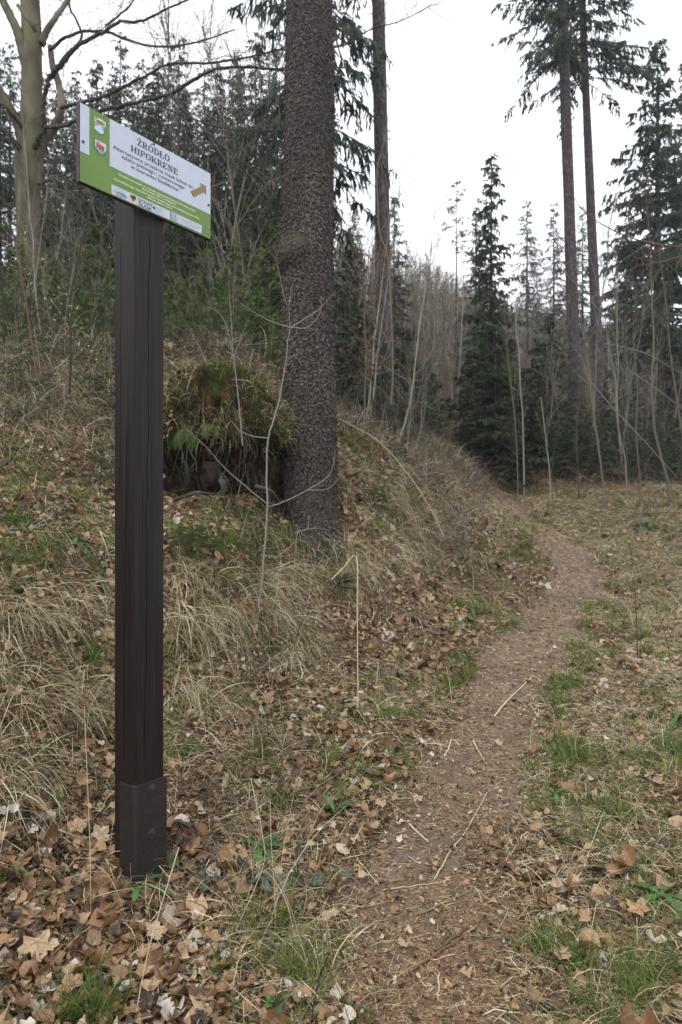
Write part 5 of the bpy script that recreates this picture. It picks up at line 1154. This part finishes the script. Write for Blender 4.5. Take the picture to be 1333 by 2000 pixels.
r_, cl_ = sap("beech_sapling", "young beech holding withered orange leaves, right of the burled trunk", "sapling", [
    ln(9.0, (728, 800, 5), (726, 720, 4.5), (722, 640, 4), (722, 560, 3.5), (730, 480, 2.6))], M['twig'], 12, 5, (.1, .45), .0026, tone=.25)
a = Acc(); n = 120; O = np.stack([rng.normal(726, 22, n), np.concatenate([rng.normal(500, 15, 35), rng.normal(620, 50, 55), rng.normal(720, 12, 30)])], 1); O = np.array([P(x, y, 9 + rng.normal(0, .15)) for x, y in O])
leaves(a, O, norm(rng.normal(0, 1, (n, 3))), rng.uniform(.035, .065, n), .55, rng.random(n), .5, .8, .6, .4); a.build("leaves", M['beechleaf'], r_, uv=True)
RS = [("pale olive sapling, slightly bowed, in the middle of the right thicket", [ln(15.5, (1178, 945, 8), (1167, 860, 8), (1156, 780, 7), (1148, 700, 7), (1138, 640, 5), (1128, 560, 3))], .72),
      ("thick greenish pole sapling near the right edge, bending right at its foot", [ln(15, (1306, 950, 11), (1292, 895, 10), (1278, 830, 10), (1273, 750, 9.5), (1277, 670, 9), (1273, 580, 7), (1270, 480, 5), (1262, 380, 3))], .62),
      ("crooked pale sapling just right of the bowed olive one", [ln(15.8, (1222, 900, 6), (1212, 860, 6), (1204, 800, 6), (1202, 740, 5.5), (1190, 680, 5), (1182, 620, 3))], .8),
      ("short pale broken shoot at the meadow's far edge", [ln(16, (1074, 925, 5), (1068, 870, 5), (1062, 820, 4.5), (1057, 775, 6))], .85),
      ("white-barked thin birch right of the bushy spruce at the bend", [ln(18, (1022, 830, 5), (1017, 760, 5), (1014, 690, 5), (1008, 640, 4), (1012, 560, 3))], 1.0),
      ("thin grey shoot before the bushy spruce at the bend", [ln(17.5, (1010, 880, 4), (1004, 800, 4), (996, 730, 4), (990, 670, 3), (985, 600, 2))], .75),
      ("white-barked slim birch on the bare slope left of the bend", [ln(21, (894, 770, 5), (900, 690, 5), (903, 620, 5), (905, 560, 4.5), (903, 470, 3), (898, 380, 2))], 1.0),
      ("grey pole leaning in from the right edge over the thicket", [ln(14, (1345, 930, 7), (1325, 800, 7), (1310, 690, 6), (1300, 580, 5), (1285, 470, 3))], .55),
      ("long pale shoot slanting down to the right through the thicket", [ln(14.5, (1150, 740, 3), (1200, 800, 4), (1262, 865, 4.5), (1320, 930, 5)), ln(14.5, (1180, 670, 3), (1260, 690, 3.5), (1340, 735, 4)), ln(14.5, (1225, 720, 3), (1290, 765, 3.5), (1340, 805, 4))], .8),
      ("slim grey sapling between the bowed olive one and the thick pole", [ln(15.2, (1250, 935, 6), (1243, 850, 6), (1245, 760, 5), (1238, 660, 4), (1242, 560, 3))], .6),
      ("dark slim sapling left of the bowed olive one", [ln(16.5, (1130, 930, 5), (1126, 850, 5), (1132, 770, 4.5), (1124, 690, 4), (1128, 600, 3))], .35)]
for i, (l, lines, tn) in enumerate(RS):
    f_ = lines[0][0]; x_ = (f_[0] - 666.5) / FPX * f_[2]; z_ = gz(x_, f_[2]) - .05; v_ = HV - (z_ - CAMZ) / f_[2] * FPX
    lines = [[(q[0], q[1], q[2], q[3] * .8) for q in l_] for l_ in lines]
    if v_ > f_[1] + 4 and i != 8: lines[0].insert(0, (f_[0] + 2, v_, f_[2], f_[3] * 1.1))
    sap("sapling", l, "sapling", lines, M['twig'], 40 + i, 7, (.25, 1.2), .003, tone=min(tn, .9), jit=.2)
# shoots reaching in from a hazel just outside the right side
rootx = P(1560, 0, 3.3)
zb = gz(rootx[0], 3.3)
ub, vb = 1560, HV - (zb - CAMZ) / 3.3 * FPX
sap("hazel_shrub", "thin reddish budded shoots of a shrub reaching in from the right side", "shrub", [
    ln(3.3, (ub, vb + 20, 22), (ub - 10, 1400, 18), (ub - 20, 1000, 15), (ub - 60, 700, 12), (ub - 80, 520, 8)),
    ln(3.3, (ub - 80, 540, 7), (1400, 486, 5.5), (1333, 482, 5), (1290, 478, 4.6), (1235, 465, 4.2), (1180, 440, 3.6), (1140, 410, 3.2), (1120, 385, 2.8), (1098, 360, 2)),
    ln(3.3, (1232, 464, 2.6), (1226, 446, 2.4), (1238, 428, 2), (1242, 415, 1.6)), ln(3.3, (ub - 90, 560, 6), (1400, 486, 4.6), (1333, 500, 4), (1290, 512, 3.6), (1245, 520, 3), (1200, 545, 2.6), (1160, 556, 2)),
    ln(3.3, (1290, 513, 2.4), (1260, 508, 2.2), (1235, 500, 1.8)), ln(3.3, (1330, 482, 2.6), (1300, 482, 2.4), (1262, 498, 1.8), (1200, 530, 1.6)), ln(3.3, (1333, 500, 2.5), (1322, 520, 2.2), (1322, 535, 1.6)), ln(3.3, (1140, 410, 1.8), (1120, 396, 1.8), (1122, 388, 1.4))], M['redtwig'], 15, 0, tone=.5, sides=6, jit=.2)
sap("hazel_shrub", "low reddish shoots reaching in from the right side over the meadow", "shrub", [
    ln(3.0, (1620, 1580, 18), (1600, 1250, 14), (1540, 1020, 10)), ln(3.0, (1560, 1060, 7), (1420, 975, 4.5), (1333, 972, 4), (1260, 966, 3.6), (1200, 955, 3), (1160, 942, 2.6), (1108, 913, 1.8)),
    ln(3.0, (1570, 1100, 6), (1420, 1010, 3.5), (1333, 1000, 3.2), (1250, 1002, 2.8), (1180, 990, 2.4), (1125, 980, 1.6)), ln(3.0, (1600, 1200, 6), (1420, 1098, 3), (1333, 1082, 2.8), (1260, 1070, 2.4), (1215, 1045, 1.6))], M['redtwig'], 16, 0, tone=.8, jit=.2)
for (l, Y, pts) in [("thin dark shoot standing in the meadow grass right of the path", 5.2, [(1246, 1290, 3), (1243, 1200, 3), (1238, 1120, 2.4), (1230, 1060, 1.6)]), ("thin arched dark shoot right of the path, near the right edge", 4.4, [(1312, 1300, 3), (1300, 1240, 2.6), (1282, 1190, 2.2), (1262, 1160, 1.6)]),
                    ("thin dark shoot beside the dark patch left of the path's far part", 7.0, [(1036, 1170, 3), (1035, 1110, 3), (1040, 1050, 2.4), (1042, 1020, 1.6)])]:
    g = hit(pts[0][0], pts[0][1], 30); sap("shoot", l, "sapling", [ln(g[1], *pts)], M['redtwig'], int(Y * 10), 3, (.05, .15), .0011, tone=.1, lvl=1)
# stalks of dead grass that stand out
def stalk(label, pts, Y=None, w=2.2, tone=.9, name="dry_stalk"):
    acc = Acc(); hs_ = [hit(p[0], p[1], 30) for p in pts]
    if Y is None: q = np.array([h + [0, 0, .015 + .008 * (i % 2)] for i, h in enumerate(hs_)])
    else: q = np.array([P(p[0], p[1], Y) for p in pts])
    yy = q[:, 1].mean(); q = smooth_line(q, 3); tube(acc, q, w * .62 / FPX * yy / 2, 5, tone); tag(acc.build(name, M['straw']), label, "dry stalk")
g = hit(700, 1392, 20)[1]
stalk("straight pale stalk standing upright below the burled trunk, its top snapped over", [(648, 1132), (672, 1108), (697, 1086), (698, 1180), (699, 1290), (700, 1396)], g, 3.2, .95)
g = hit(265, 1998, 20)[1]
stalk("long pale stalk leaning from the frame's bottom towards the post's foot", [(262, 2010), (275, 1930), (292, 1850), (318, 1760), (350, 1655)], g, 3.4, 1)
stalk("long straw lying across the leaves left of the post's foot", [(52, 1592), (130, 1650), (230, 1720), (300, 1785), (345, 1850)], None, 3, .85)
stalk("bent straw at the left edge below the post's height", [(0, 1640), (60, 1685), (120, 1740), (150, 1785)], None, 3.4, .85)
stalk("thin upright straw just left of the post near its foot", [(178, 1790), (176, 1650), (170, 1500), (165, 1380)], hit(180, 1795, 20)[1], 2.6, .8)
stalk("long straw arching beside the dandelion with the narrow leaves", [(455, 1830), (512, 1700), (515, 1640), (490, 1520)], hit(455, 1830, 20)[1], 2.6, .85)
stalk("kinked straw rising from the bottom leaves towards the bramble", [(535, 1900), (538, 1770), (530, 1640), (528, 1560)], hit(520, 1830, 20)[1], 2.4, .8)
stalk("long straight straw right of the path near its wide part", [(1180, 1590), (1155, 1660), (1130, 1720), (1050, 1800)], None, 3, .95)
stalk("straw on the slope right of the burled trunk, arching down to the foot", [(665, 820), (740, 862), (800, 930), (845, 1000), (868, 1050)], 7.4, 3.2, .6)
#@@PART8
# ------------------------------------------------------------------ sticks and debris on the path
def stick(label, pts, w, tone, m='straw', name="stick"):
    acc = Acc(); q = np.array([hit(p[0], p[1], 30) + [0, 0, .008] for p in pts]); yy = q[:, 1].mean(); q = smooth_line(q, 4); n = len(q)
    q[1:-1] += rng.normal(0, .0015, (n - 2, 3)); tube(acc, q, w * .72 / FPX * yy / 2 * np.linspace(1, .6, n), 6, tone); tag(acc.build(name, M[m]), label, "stick", "sticks lying on the path")
stick("long thin grey stick lying lengthwise on the path's wide part", [(848, 1722), (868, 1688), (885, 1660), (915, 1620), (952, 1550)], 5, .75)
stick("thick orange-brown split stick near the bottom of the path", [(800, 1905), (850, 1868), (900, 1838), (945, 1795)], 7, .62, 'beechleaf')
stick("brown bark splinter alongside the orange-brown stick", [(852, 1862), (880, 1840), (912, 1816)], 8, .5, 'twig')
stick("flat pale splinter crossing the path left of the bare mud patch", [(822, 1788), (865, 1768), (922, 1742)], 7, .35)
stick("curved pale twig above the flat splinter", [(748, 1742), (800, 1735), (850, 1728), (880, 1722)], 4, .7)
stick("straight pale twig across the path's middle", [(965, 1402), (990, 1372), (1012, 1350), (1042, 1322)], 5, .85)
stick("short pale twig at the path's left margin", [(800, 1612), (820, 1632), (838, 1648)], 5, .95)
stick("pale twig forked at the left margin of the path's middle", [(868, 1480), (877, 1462), (884, 1446), (898, 1458)], 4, .95)
stick("thin pale twig on the path below the middle bend", [(925, 1450), (935, 1470), (952, 1496)], 4, .9)
stick("very short white twig low on the path", [(858, 1900), (857, 1930), (856, 1960)], 4, 1)
stick("pale bent twig lying across the left margin of the path", [(698, 1682), (718, 1705), (740, 1732)], 4.5, .8)
stick("fallen brown branch on the bank right of the burled trunk", [(664, 818), (700, 835), (740, 846), (778, 852)], 7, .45, 'twig')
def cone(label, u, v, L, rz, tilt=1.4):
    h = hit(u, v, 20); a = Acc(); n = 90; k = np.arange(n); t = k / n; R = L * .24 * np.sin(np.pi * np.clip(t * .93 + .07, 0, 1)) ** .6; an = k * 2.4
    ax = np.array([math.cos(rz) * math.sin(tilt), math.sin(rz) * math.sin(tilt), math.cos(tilt)]); s1 = norm(np.cross(ax, [0, .1, 1.])); s2 = np.cross(ax, s1)
    O = h + [0, 0, L * .2] + ax * (L * (t[:, None] - .5)) + (s1 * np.cos(an)[:, None] + s2 * np.sin(an)[:, None]) * R[:, None] * .55
    D = (s1 * np.cos(an)[:, None] + s2 * np.sin(an)[:, None]) * .6 + ax * .9
    strips(a, O, D, L * .2, L * .2, 0, 3, rng.uniform(.3, .9, n), side=norm(np.cross(D, np.tile(ax, (n, 1)))))
    p = np.array([h + [0, 0, L * .2] + ax * L * s for s in np.linspace(-.48, .45, 7)]); tube(a, p, L * .17 * np.sin(np.pi * np.linspace(.12, .92, 7)) ** .6, 10, .1)
    tag(a.build("spruce_cone", M['needle_litter']), label, "cone", "fallen spruce cones")
cone("upright brown spruce cone among leaves left of the post's bracket", 172, 1575, .10, .8, .35)
cone("small pale spruce cone at the path's left margin", 897, 1392, .05, .3)
cone("small brown cone on the path below its far bend", 1046, 1233, .08, 2.8)
def maple(label, u, v, size, rz, tone, tilt=(0, 0)):
    """large lobed leaf with raised ribs"""
    h = hit(u, v, 20); N = basis(np.array([h[0]]), np.array([h[1]]))[0]; N = norm(N + [tilt[0], tilt[1], 0]); A = norm(np.cross([0, 1, .1], N)); B = np.cross(N, A); h = h + N * .03
    R_ = lambda a, r: (r * math.cos(a + rz), r * math.sin(a + rz))
    out = []
    for i, (a, r) in enumerate([(-2.5, .50), (-2.25, .68), (-2.0, .60), (-1.65, .55), (-1.40, .80), (-1.15, .95), (-.98, .78), (-.82, .82), (-.60, .60), (-.42, .80), (-.2, .84), (0, 1.05), (.2, .84), (.42, .80), (.60, .60), (.82, .82), (.98, .78), (1.15, .95), (1.40, .80), (1.65, .55), (2.0, .60), (2.25, .68), (2.5, .50), (2.9, .22), (-2.9, .22)]): out.append((a, r))
    V = [h + N * .02]; F = []; ring = 4
    for k in range(1, ring + 1):
        for (a, r) in out:
            rr_ = r * (k / ring) ** (1.0) * size * .5 * (1 if k == ring else (.5 + .5 * (1 / r) * .62)) ; x, y = R_(a, rr_)
            lobe = min(abs(a - b) for b in (-2.2, -1.15, 0, 1.15, 2.2)); z = .022 - .10 * size * (k / ring) ** 2 * (.3 + lobe) + .12 * size * (fbm(x * 30 + u, y * 30, 7, 2) - .4) + .12 * size * (k / ring) ** 3 * (vn(a * 2 + u, k, 3))
            V.append(h + A * x + B * y + N * z)
    m = len(out)
    T = [[0, 1 + i, 1 + (i + 1) % m] for i in range(m)]
    Q = [[1 + k * m + i, 1 + (k + 1) * m + i, 1 + (k + 1) * m + (i + 1) % m, 1 + k * m + (i + 1) % m] for k in range(ring - 1) for i in range(m)]
    ac = Acc(); ac.add(np.array(V), np.array(T), tone - .17, np.tile([[.9, .02]], (len(V), 1))); nV = len(V); ac.F.append(np.array(Q)); 
    for a in (-2.2, -1.15, 0, 1.15, 2.2):
        i = min(range(m), key=lambda q: abs(out[q][0] - a)); p = [V[0]] + [V[1 + k * m + i] for k in range(ring)]
        tube(ac, np.array(p) + N * .0012, np.linspace(.0011, .0004, 5), 4, max(0, tone - .22))
    tube(ac, np.array([V[0], h + A * R_(3.14, size * .3)[0] + B * R_(3.14, size * .3)[1] + N * .02, h + A * R_(3.3, size * .6)[0] + B * R_(3.3, size * .6)[1] + N * .03]), .0012, 4, .3)
    tag(ac.build("maple_leaf", M['leaf'], uv=True), label, "leaf", "large fallen maple leaves")
maple("large pale brown maple leaf with dark ribs near the bottom left corner", 68, 1862, .155, -1.0, .93)
maple("greyish white maple leaf standing up left of the post's foot", 192, 1640, .11, 1.2, 1.0, (-.1, -.7))
maple("grey brown wilted maple leaf just left of the upper bracket", 145, 1628, .10, 2.0, .9, (.2, -.4))
maple("silver grey torn maple leaf just below the post's foot", 292, 1842, .12, .4, .97)
maple("pinkish dry maple leaf lying below the big bramble leaves", 140, 1950, .10, 2.4, .8)
maple("pale jagged maple leaf near the bottom, right of the path", 1092, 1888, .10, .6, .92)
maple("crumpled light maple leaf right of the path, halfway to the bottom right corner", 1250, 1800, .12, 2.2, .85)
maple("folded pinkish maple leaf near the right edge beside the path", 1290, 1540, .11, 3.0, .82)
maple("grey curled leaf left of the post, level with the bracket's top", 205, 1495, .10, 1.0, .85, (.2, -.5))
maple("pale crumbled leaf remnant at the path's left margin", 812, 1575, .07, .5, 1.0)
# ------------------------------------------------------------------ green plants
def rosette(label, u, v, n, L, W_, rn, toothed=True, up=.5, name="dandelion", seed=0, mt='greenplant', cat="plant"):
    h = hit(u, v, 20) + [0, 0, .022]; L *= 1.35; W_ *= 1.35; r = np.random.default_rng(seed); root = empty(name, tuple(h)); tag(root, label, cat, "dandelions among the leaves" if name == "dandelion" else None)
    for i in range(n):
        az = i * 2.4 + r.normal(0, .3); el = up * r.uniform(.5, 1.4); l = L * r.uniform(.65, 1.1); d = np.array([math.cos(az) * math.cos(el), math.sin(az) * math.cos(el), math.sin(el)]); s = norm(np.cross(d, [0, 0, 1.]))
        k = 13; V = []; p = np.array([0, 0, .004])
        for j in range(k):
            t = j / (k - 1); w = W_ * (.12 + .88 * math.sin(math.pi * min(1, t ** 1.3 * .93 + .02)) ** .8) * ((1 if j % 2 else .62) if toothed and t < .75 else 1) * .5
            if j == k - 1: w = .0008
            V += [p - s * w + [0, 0, w * .35], p.copy(), p + s * w + [0, 0, w * .35]]
            d = norm(d + np.array([0, 0, -1.]) * .09 * r.uniform(.5, 1.6)); p = p + d * l / (k - 1)
        F = [[3 * j + c, 3 * j + c + 1, 3 * j + c + 4, 3 * j + c + 3] for j in range(k - 1) for c in (0, 1)]
        a = Acc(); a.add(np.array(V), np.array(F), np.clip(rn + r.normal(0, .12), 0, 1), np.array([[c / 2, j / (k - 1)] for j in range(k) for c in range(3)])); a.build("leaf", M[mt], root, uv=True)
rosette("dandelion with upright narrow leaves midway between post and path", 655, 1600, 7, .105, .026, .6, up=.8, seed=1)
rosette("dandelion with grey-green leaves right of the post's foot", 505, 1668, 9, .10, .030, .45, up=.6, seed=2)
rosette("large jagged dandelion at the right edge in the foreground", 1292, 1762, 7, .14, .036, .55, up=.4, seed=3)
rosette("dandelion at the very foot of the post", 272, 1748, 5, .11, .026, .5, up=.5, seed=4)
rosette("light green weed with toothed leaves right of the path", 1085, 1560, 6, .09, .024, .8, up=.6, seed=5)
rosette("upright green weed at the right edge above the large dandelion", 1310, 1440, 6, .12, .028, .6, up=1.0, seed=6)
rosette("small broad-leaved weed left of the path's narrowing", 925, 1200, 8, .12, .03, .5, up=.7, seed=7)
def bramble(label, u, v, n, sp, L, rn, seed, mt='bramble', stem=True):
    h = hit(u, v, 20) + [0, 0, .02]; L *= 1.25; r = np.random.default_rng(seed); root = empty("bramble", tuple(h)); tag(root, label, "plant", "bramble plants")
    a = Acc(); st = Acc()
    O = r.normal(0, 1, (n, 3)) * [sp, sp * .8, 0]; O[:, 2] = H(h[0] + O[:, 0], h[1] + O[:, 1]) - h[2] + r.uniform(.02, .07, n)
    N = norm(r.normal(0, .35, (n, 3)) + [0, -.35, 1.])
    leaves(a, O, N, L * r.uniform(.7, 1.15, n), .62, np.clip(r.normal(rn, .2, n), 0, 1), .25, .3, .25, .12, np.array([0, .08, .25, .5, .78, 1.]), np.array([.1, .6, 1, .95, .55, .02])); a.build("leaves", M[mt], root, uv=True)
    for i in range(n): tube(st, smooth_line([[0, 0, 0], O[i] * .6 + [0, 0, .03], O[i]], 3), .0011, 3, .3)
    st.build("stems", M['redtwig'], root)
bramble("bramble with dark bluish leaves left of the post at its middle", 160, 1085, 12, .07, .065, .7, 1)
bramble("bramble with slate coloured leaves close left of the post", 198, 1160, 9, .05, .07, .75, 2)
bramble("bramble with large dark green leaves between post's foot and path", 590, 1735, 8, .055, .062, .35, 3)
bramble("low bramble with ovate leaves right of the post's foot", 505, 1735, 7, .05, .055, .3, 4)
bramble("dark glossy bramble close right of the post's bracket", 415, 1745, 10, .05, .045, .25, 5)
bramble("bramble leaves hugging the bracket's right corner", 328, 1712, 5, .025, .045, .3, 6, 'greenplant')
bramble("dark bramble in the meadow grass near the right edge", 1265, 1030, 14, .16, .12, .2, 7)
bramble("small green three-leaved bramble right of the post above the bracket", 372, 1478, 8, .045, .035, .4, 8, 'greenplant')
bramble("bluish bramble above the leaf drift at the left edge", 70, 1030, 9, .10, .06, .8, 9)
for i, (u, v, l) in enumerate([(112, 1578, "small bright green clover-like weed left of the bracket"), (165, 1505, "small green feathery weed left of the post, above the cone"), (22, 1732, "bright green lobed seedling at the left edge"), (95, 1480, "pale yellow-green seedling under the hanging straw at left"),
                               (540, 1985, "tiny bluish weed at the bottom, left of the path"), (1180, 1500, "pale green lobed weed right of the path's middle"), (620, 1420, "tiny green seedlings under the hanging grass of the bank")]):
    bramble(l, u, v, 8, .022, .026, .7, 20 + i, 'greenplant')
def fern(label, u, v, n, L, seed, Y=None, az0=0, spread=6.28, droop=1.6):
    h = hit(u, v, 20) if Y is None else P(u, v, Y); r = np.random.default_rng(seed); root = empty("fern", tuple(h)); tag(root, label, "fern", "ferns under the mossy stump")
    for i in range(n):
        az = az0 + (i / n - .5) * spread + r.normal(0, .15); d = norm(np.array([math.cos(az), math.sin(az), .5 if droop < 2 else .1])); l = L * r.uniform(.7, 1.1); p = [np.zeros(3)]
        for j in range(14): d = norm(d + np.array([0, 0, -1.]) * droop / 14); p.append(p[-1] + d * l / 14)
        p = np.array(p); a = Acc(); tube(a, p, np.linspace(.0025, .0006, 15), 4, .2)
        t = np.linspace(.15, 1, 15) * 14; j = np.minimum(t.astype(int), 13); O = p[j] + (p[j + 1] - p[j]) * (t - j)[:, None]; ax = norm(p[j + 1] - p[j]); lat = norm(np.cross(ax, [0.01, 0, 1.]))
        ll = l * .19 * np.sin(np.pi * np.linspace(.28, .99, 15)) ** .9
        for sgn in (-1, 1):
            strips(a, O, lat * sgn + ax * .45, ll, 0.006 * l / .3, .35, 5, np.clip(r.normal(.2, .2, 15), 0, 1), side=ax)
        a.build("frond", M['fern'], root)
fern("fern with hanging bright fronds beside the post over the dark hollow", 362, 838, 8, .32, 1, 6.12, -1.6, 3.4, 3.2)
fern("fern at the top of the hollow, right of the hanging one", 408, 828, 7, .26, 2, 6.2, -1.5, 3.2, 2.8)
fern("small fern at the floor of the hollow near the burled trunk", 472, 1000, 6, .26, 3, None, -1.4, 4, 1.5)
fern("small fern half hidden under the bank's grass by the burled trunk", 560, 1050, 5, .2, 4, None, -1.4, 4, 1.5)
# seedling spruces with real needles
def seedling(label, u, v, Hs, R, seed, Y=None, nb=26, sag=.2):
    h = hit(u, v, 20); r = np.random.default_rng(seed); root = empty("spruce_seedling", tuple(h)); tag(root, label, "young tree", "small spruce seedlings on the bank")
    st = Acc(); a = Acc(); top = np.array([r.normal(0, .05), r.normal(0, .05), Hs]); tube(st, np.array([np.zeros(3), top * .5, top]), [.008, .006, .002], 5, .1)
    for b in range(nb):
        f = (b + .5) / nb; az = r.uniform(0, 6.28); L = R * (1 - f) ** .7 * r.uniform(.6, 1.1) + .04; d = norm(np.array([math.cos(az), math.sin(az), .1 + .5 * f])); o = top * f
        segs = [(o, d, L)]
        for q in range(int(3 + L * 14)):
            s = r.uniform(.2, .95); sd = norm(d + norm(np.cross(d, [0, 0, 1.])) * r.choice([-1, 1]) * .9 + r.normal(0, .15, 3)); segs.append((o + d * L * s - np.array([0, 0, sag * L * s * s]), sd, L * (1 - s) * .6 + .03))
        for (so, sd, sl) in segs:
            p = np.array([so + sd * sl * t - np.array([0, 0, sag * sl * t * t]) for t in np.linspace(0, 1, 5)]); tube(st, p, np.linspace(.0022, .001, 5), 3, .3)
            k = int(30 + sl * 420); t = r.uniform(0, 1, k); O = so + sd * (sl * t)[:, None] - np.array([0, 0, 1.]) * (sag * sl * t * t)[:, None]
            strips(a, O, sd * .9 + r.normal(0, .65, (k, 3)), r.uniform(.010, .018, k), .0022, 0, 1, np.clip(r.normal(.45 + .2 * f, .2, k), 0, 1))
    st.build("stem", M['twig'], root); a.build("crown", M['spruce_fresh'], root)
seedling("feathery spruce seedling close left of the post, below the pale tuft", 195, 960, .42, .26, 1)
seedling("feathery low spruce seedling close right of the post at its middle", 375, 1085, .22, .34, 2)
seedling("dark little spruce seedling at the bank's lip below the burled trunk", 650, 1155, .16, .26, 3, nb=22)
seedling("little spruce seedling on the slope behind the fallen branch", 800, 855, .5, .4, 4)
seedling("pale green spruce seedling on the far left slope", 120, 660, .5, .35, 5)
seedling("spruce seedling just right of the sign panel's lower corner on the slope", 400, 700, .6, .35, 6)
for i, (u, v, Hs, R_, l) in enumerate([(335, 860, .35, .35, "spruce seedling hugging the post beside the hanging fern"), (545, 800, .45, .35, "spruce seedling squeezed between stump and burled trunk"), (735, 1000, .25, .3, "low spruce seedling in the straw right of the burled trunk's foot"), (905, 935, .5, .45, "bushy spruce seedling at the end of the bank, touching the path's far end"), (820, 790, .9, .6, "taller spruce seedling on the skyline of the bank"), (870, 850, .7, .5, "spruce seedling leaning over the bank's skyline near the bend"), (690, 780, .8, .6, "bushy spruce seedling against the burled trunk's right edge"), (10, 700, .8, .6, "bushy spruce seedling cut by the left edge on the crest"), (110, 680, .7, .6, "bushy spruce seedling on the crest between left edge and post"), (200, 690, .7, .5, "bushy spruce seedling on the crest touching the post"), (700, 830, .7, .45, "spruce seedling beside the burled trunk's right flank, above the fallen branch"), (745, 800, .6, .5, "spruce seedling at the slim trunk's foot"), (845, 850, .55, .45, "feathery spruce seedling where the bank drops towards the bend"),
    (880, 905, .4, .35, "lowest spruce seedling on the bank by the bend"), (770, 905, .3, .3, "small spruce seedling half way down the bank's right flank"), (455, 690, .6, .4, "spruce seedling standing on top of the mossy stump"), (350, 690, .5, .4, "spruce seedling behind the stump, touching the post's edge"),
    (40, 780, .5, .45, "spruce seedling in the tangle at the left edge"), (190, 800, .35, .4, "spreading spruce seedling left of the post, above the pale tuft"), (500, 1100, .2, .28, "tiny spruce seedling under the pale forked sapling")]):
    seedling(l, u, v, Hs, R_, 60 + i, nb=22)
# stones
def stone(label, u, v, s, col, seed, Y=None, sub=4):
    h = hit(u, v, 30) if Y is None else P(u, v, Y); bm = bmesh.new(); bmesh.ops.create_icosphere(bm, subdivisions=sub, radius=1)
    for q in bm.verts:
        c = q.co; f = 1 + 1.5 * (float(fbm(c.x * 1.3 + seed + 9, c.y * 1.3 + c.z * 1.1 + 9, seed, 4)) - .45); c *= f; c.x *= s[0]; c.y *= s[1]; c.z *= s[2]
    
    if sub < 3:
        for q in bm.verts: q.co += Vector(np.random.default_rng(seed * 7 + q.index).normal(0, .2, 3) * np.array(s))
    m, nt, bs = new_mat("stone"); nt.links.new(ramp(nt, noise(nt, 18, 7, mapping(nt), .7), [(.3, tuple(x * .5 for x in col)), (.7, col)]), bs.inputs["Base Color"]); bs.inputs["Roughness"].default_value = .9
    o = bm_obj("stone", bm, m, None, 0, smooth=sub > 2); o.location = tuple(h); o.rotation_euler = (0, 0, seed); tag(o, label, "stone")
stone("grey-green broken rock inside the hollow under the stump", 436, 945, (.045, .05, .075), (.07, .078, .06), 3, 6.62, 1)
stone("reddish brown rock in the dark of the hollow", 408, 930, (.08, .09, .13), (.03, .018, .013), 5, 6.72, 2)
stone("pinkish bare root wood showing right of the burled trunk's foot", 686, 925, (.09, .05, .035), (.15, .09, .065), 7, 7.45, 2)
stone("flat grey stone pressed into the path near the bottom", 874, 1812, (.016, .014, .008), (.18, .16, .15), 9)
#@@HAZE
def haze():
    bm = bmesh.new(); bmesh.ops.create_cube(bm, size=1)
    for v in bm.verts: v.co.x = v.co.x * 520; v.co.y = 90 + v.co.y * 260; v.co.z = 35 + v.co.z * 96
    m = bpy.data.materials.new("haze"); m.use_nodes = True; nt = m.node_tree; nt.nodes.clear()
    o = nt.nodes.new("ShaderNodeOutputMaterial"); p = nt.nodes.new("ShaderNodeVolumePrincipled"); p.inputs["Density"].default_value = .0006; p.inputs["Color"].default_value = (.86, .90, .96, 1)
    nt.links.new(p.outputs[0], o.inputs["Volume"])
    me = bpy.data.meshes.new("haze"); bm.to_mesh(me); bm.free(); me.materials.append(m); ob = bpy.data.objects.new("haze", me); COL.objects.link(ob); tag(ob, kind='stuff')
haze()
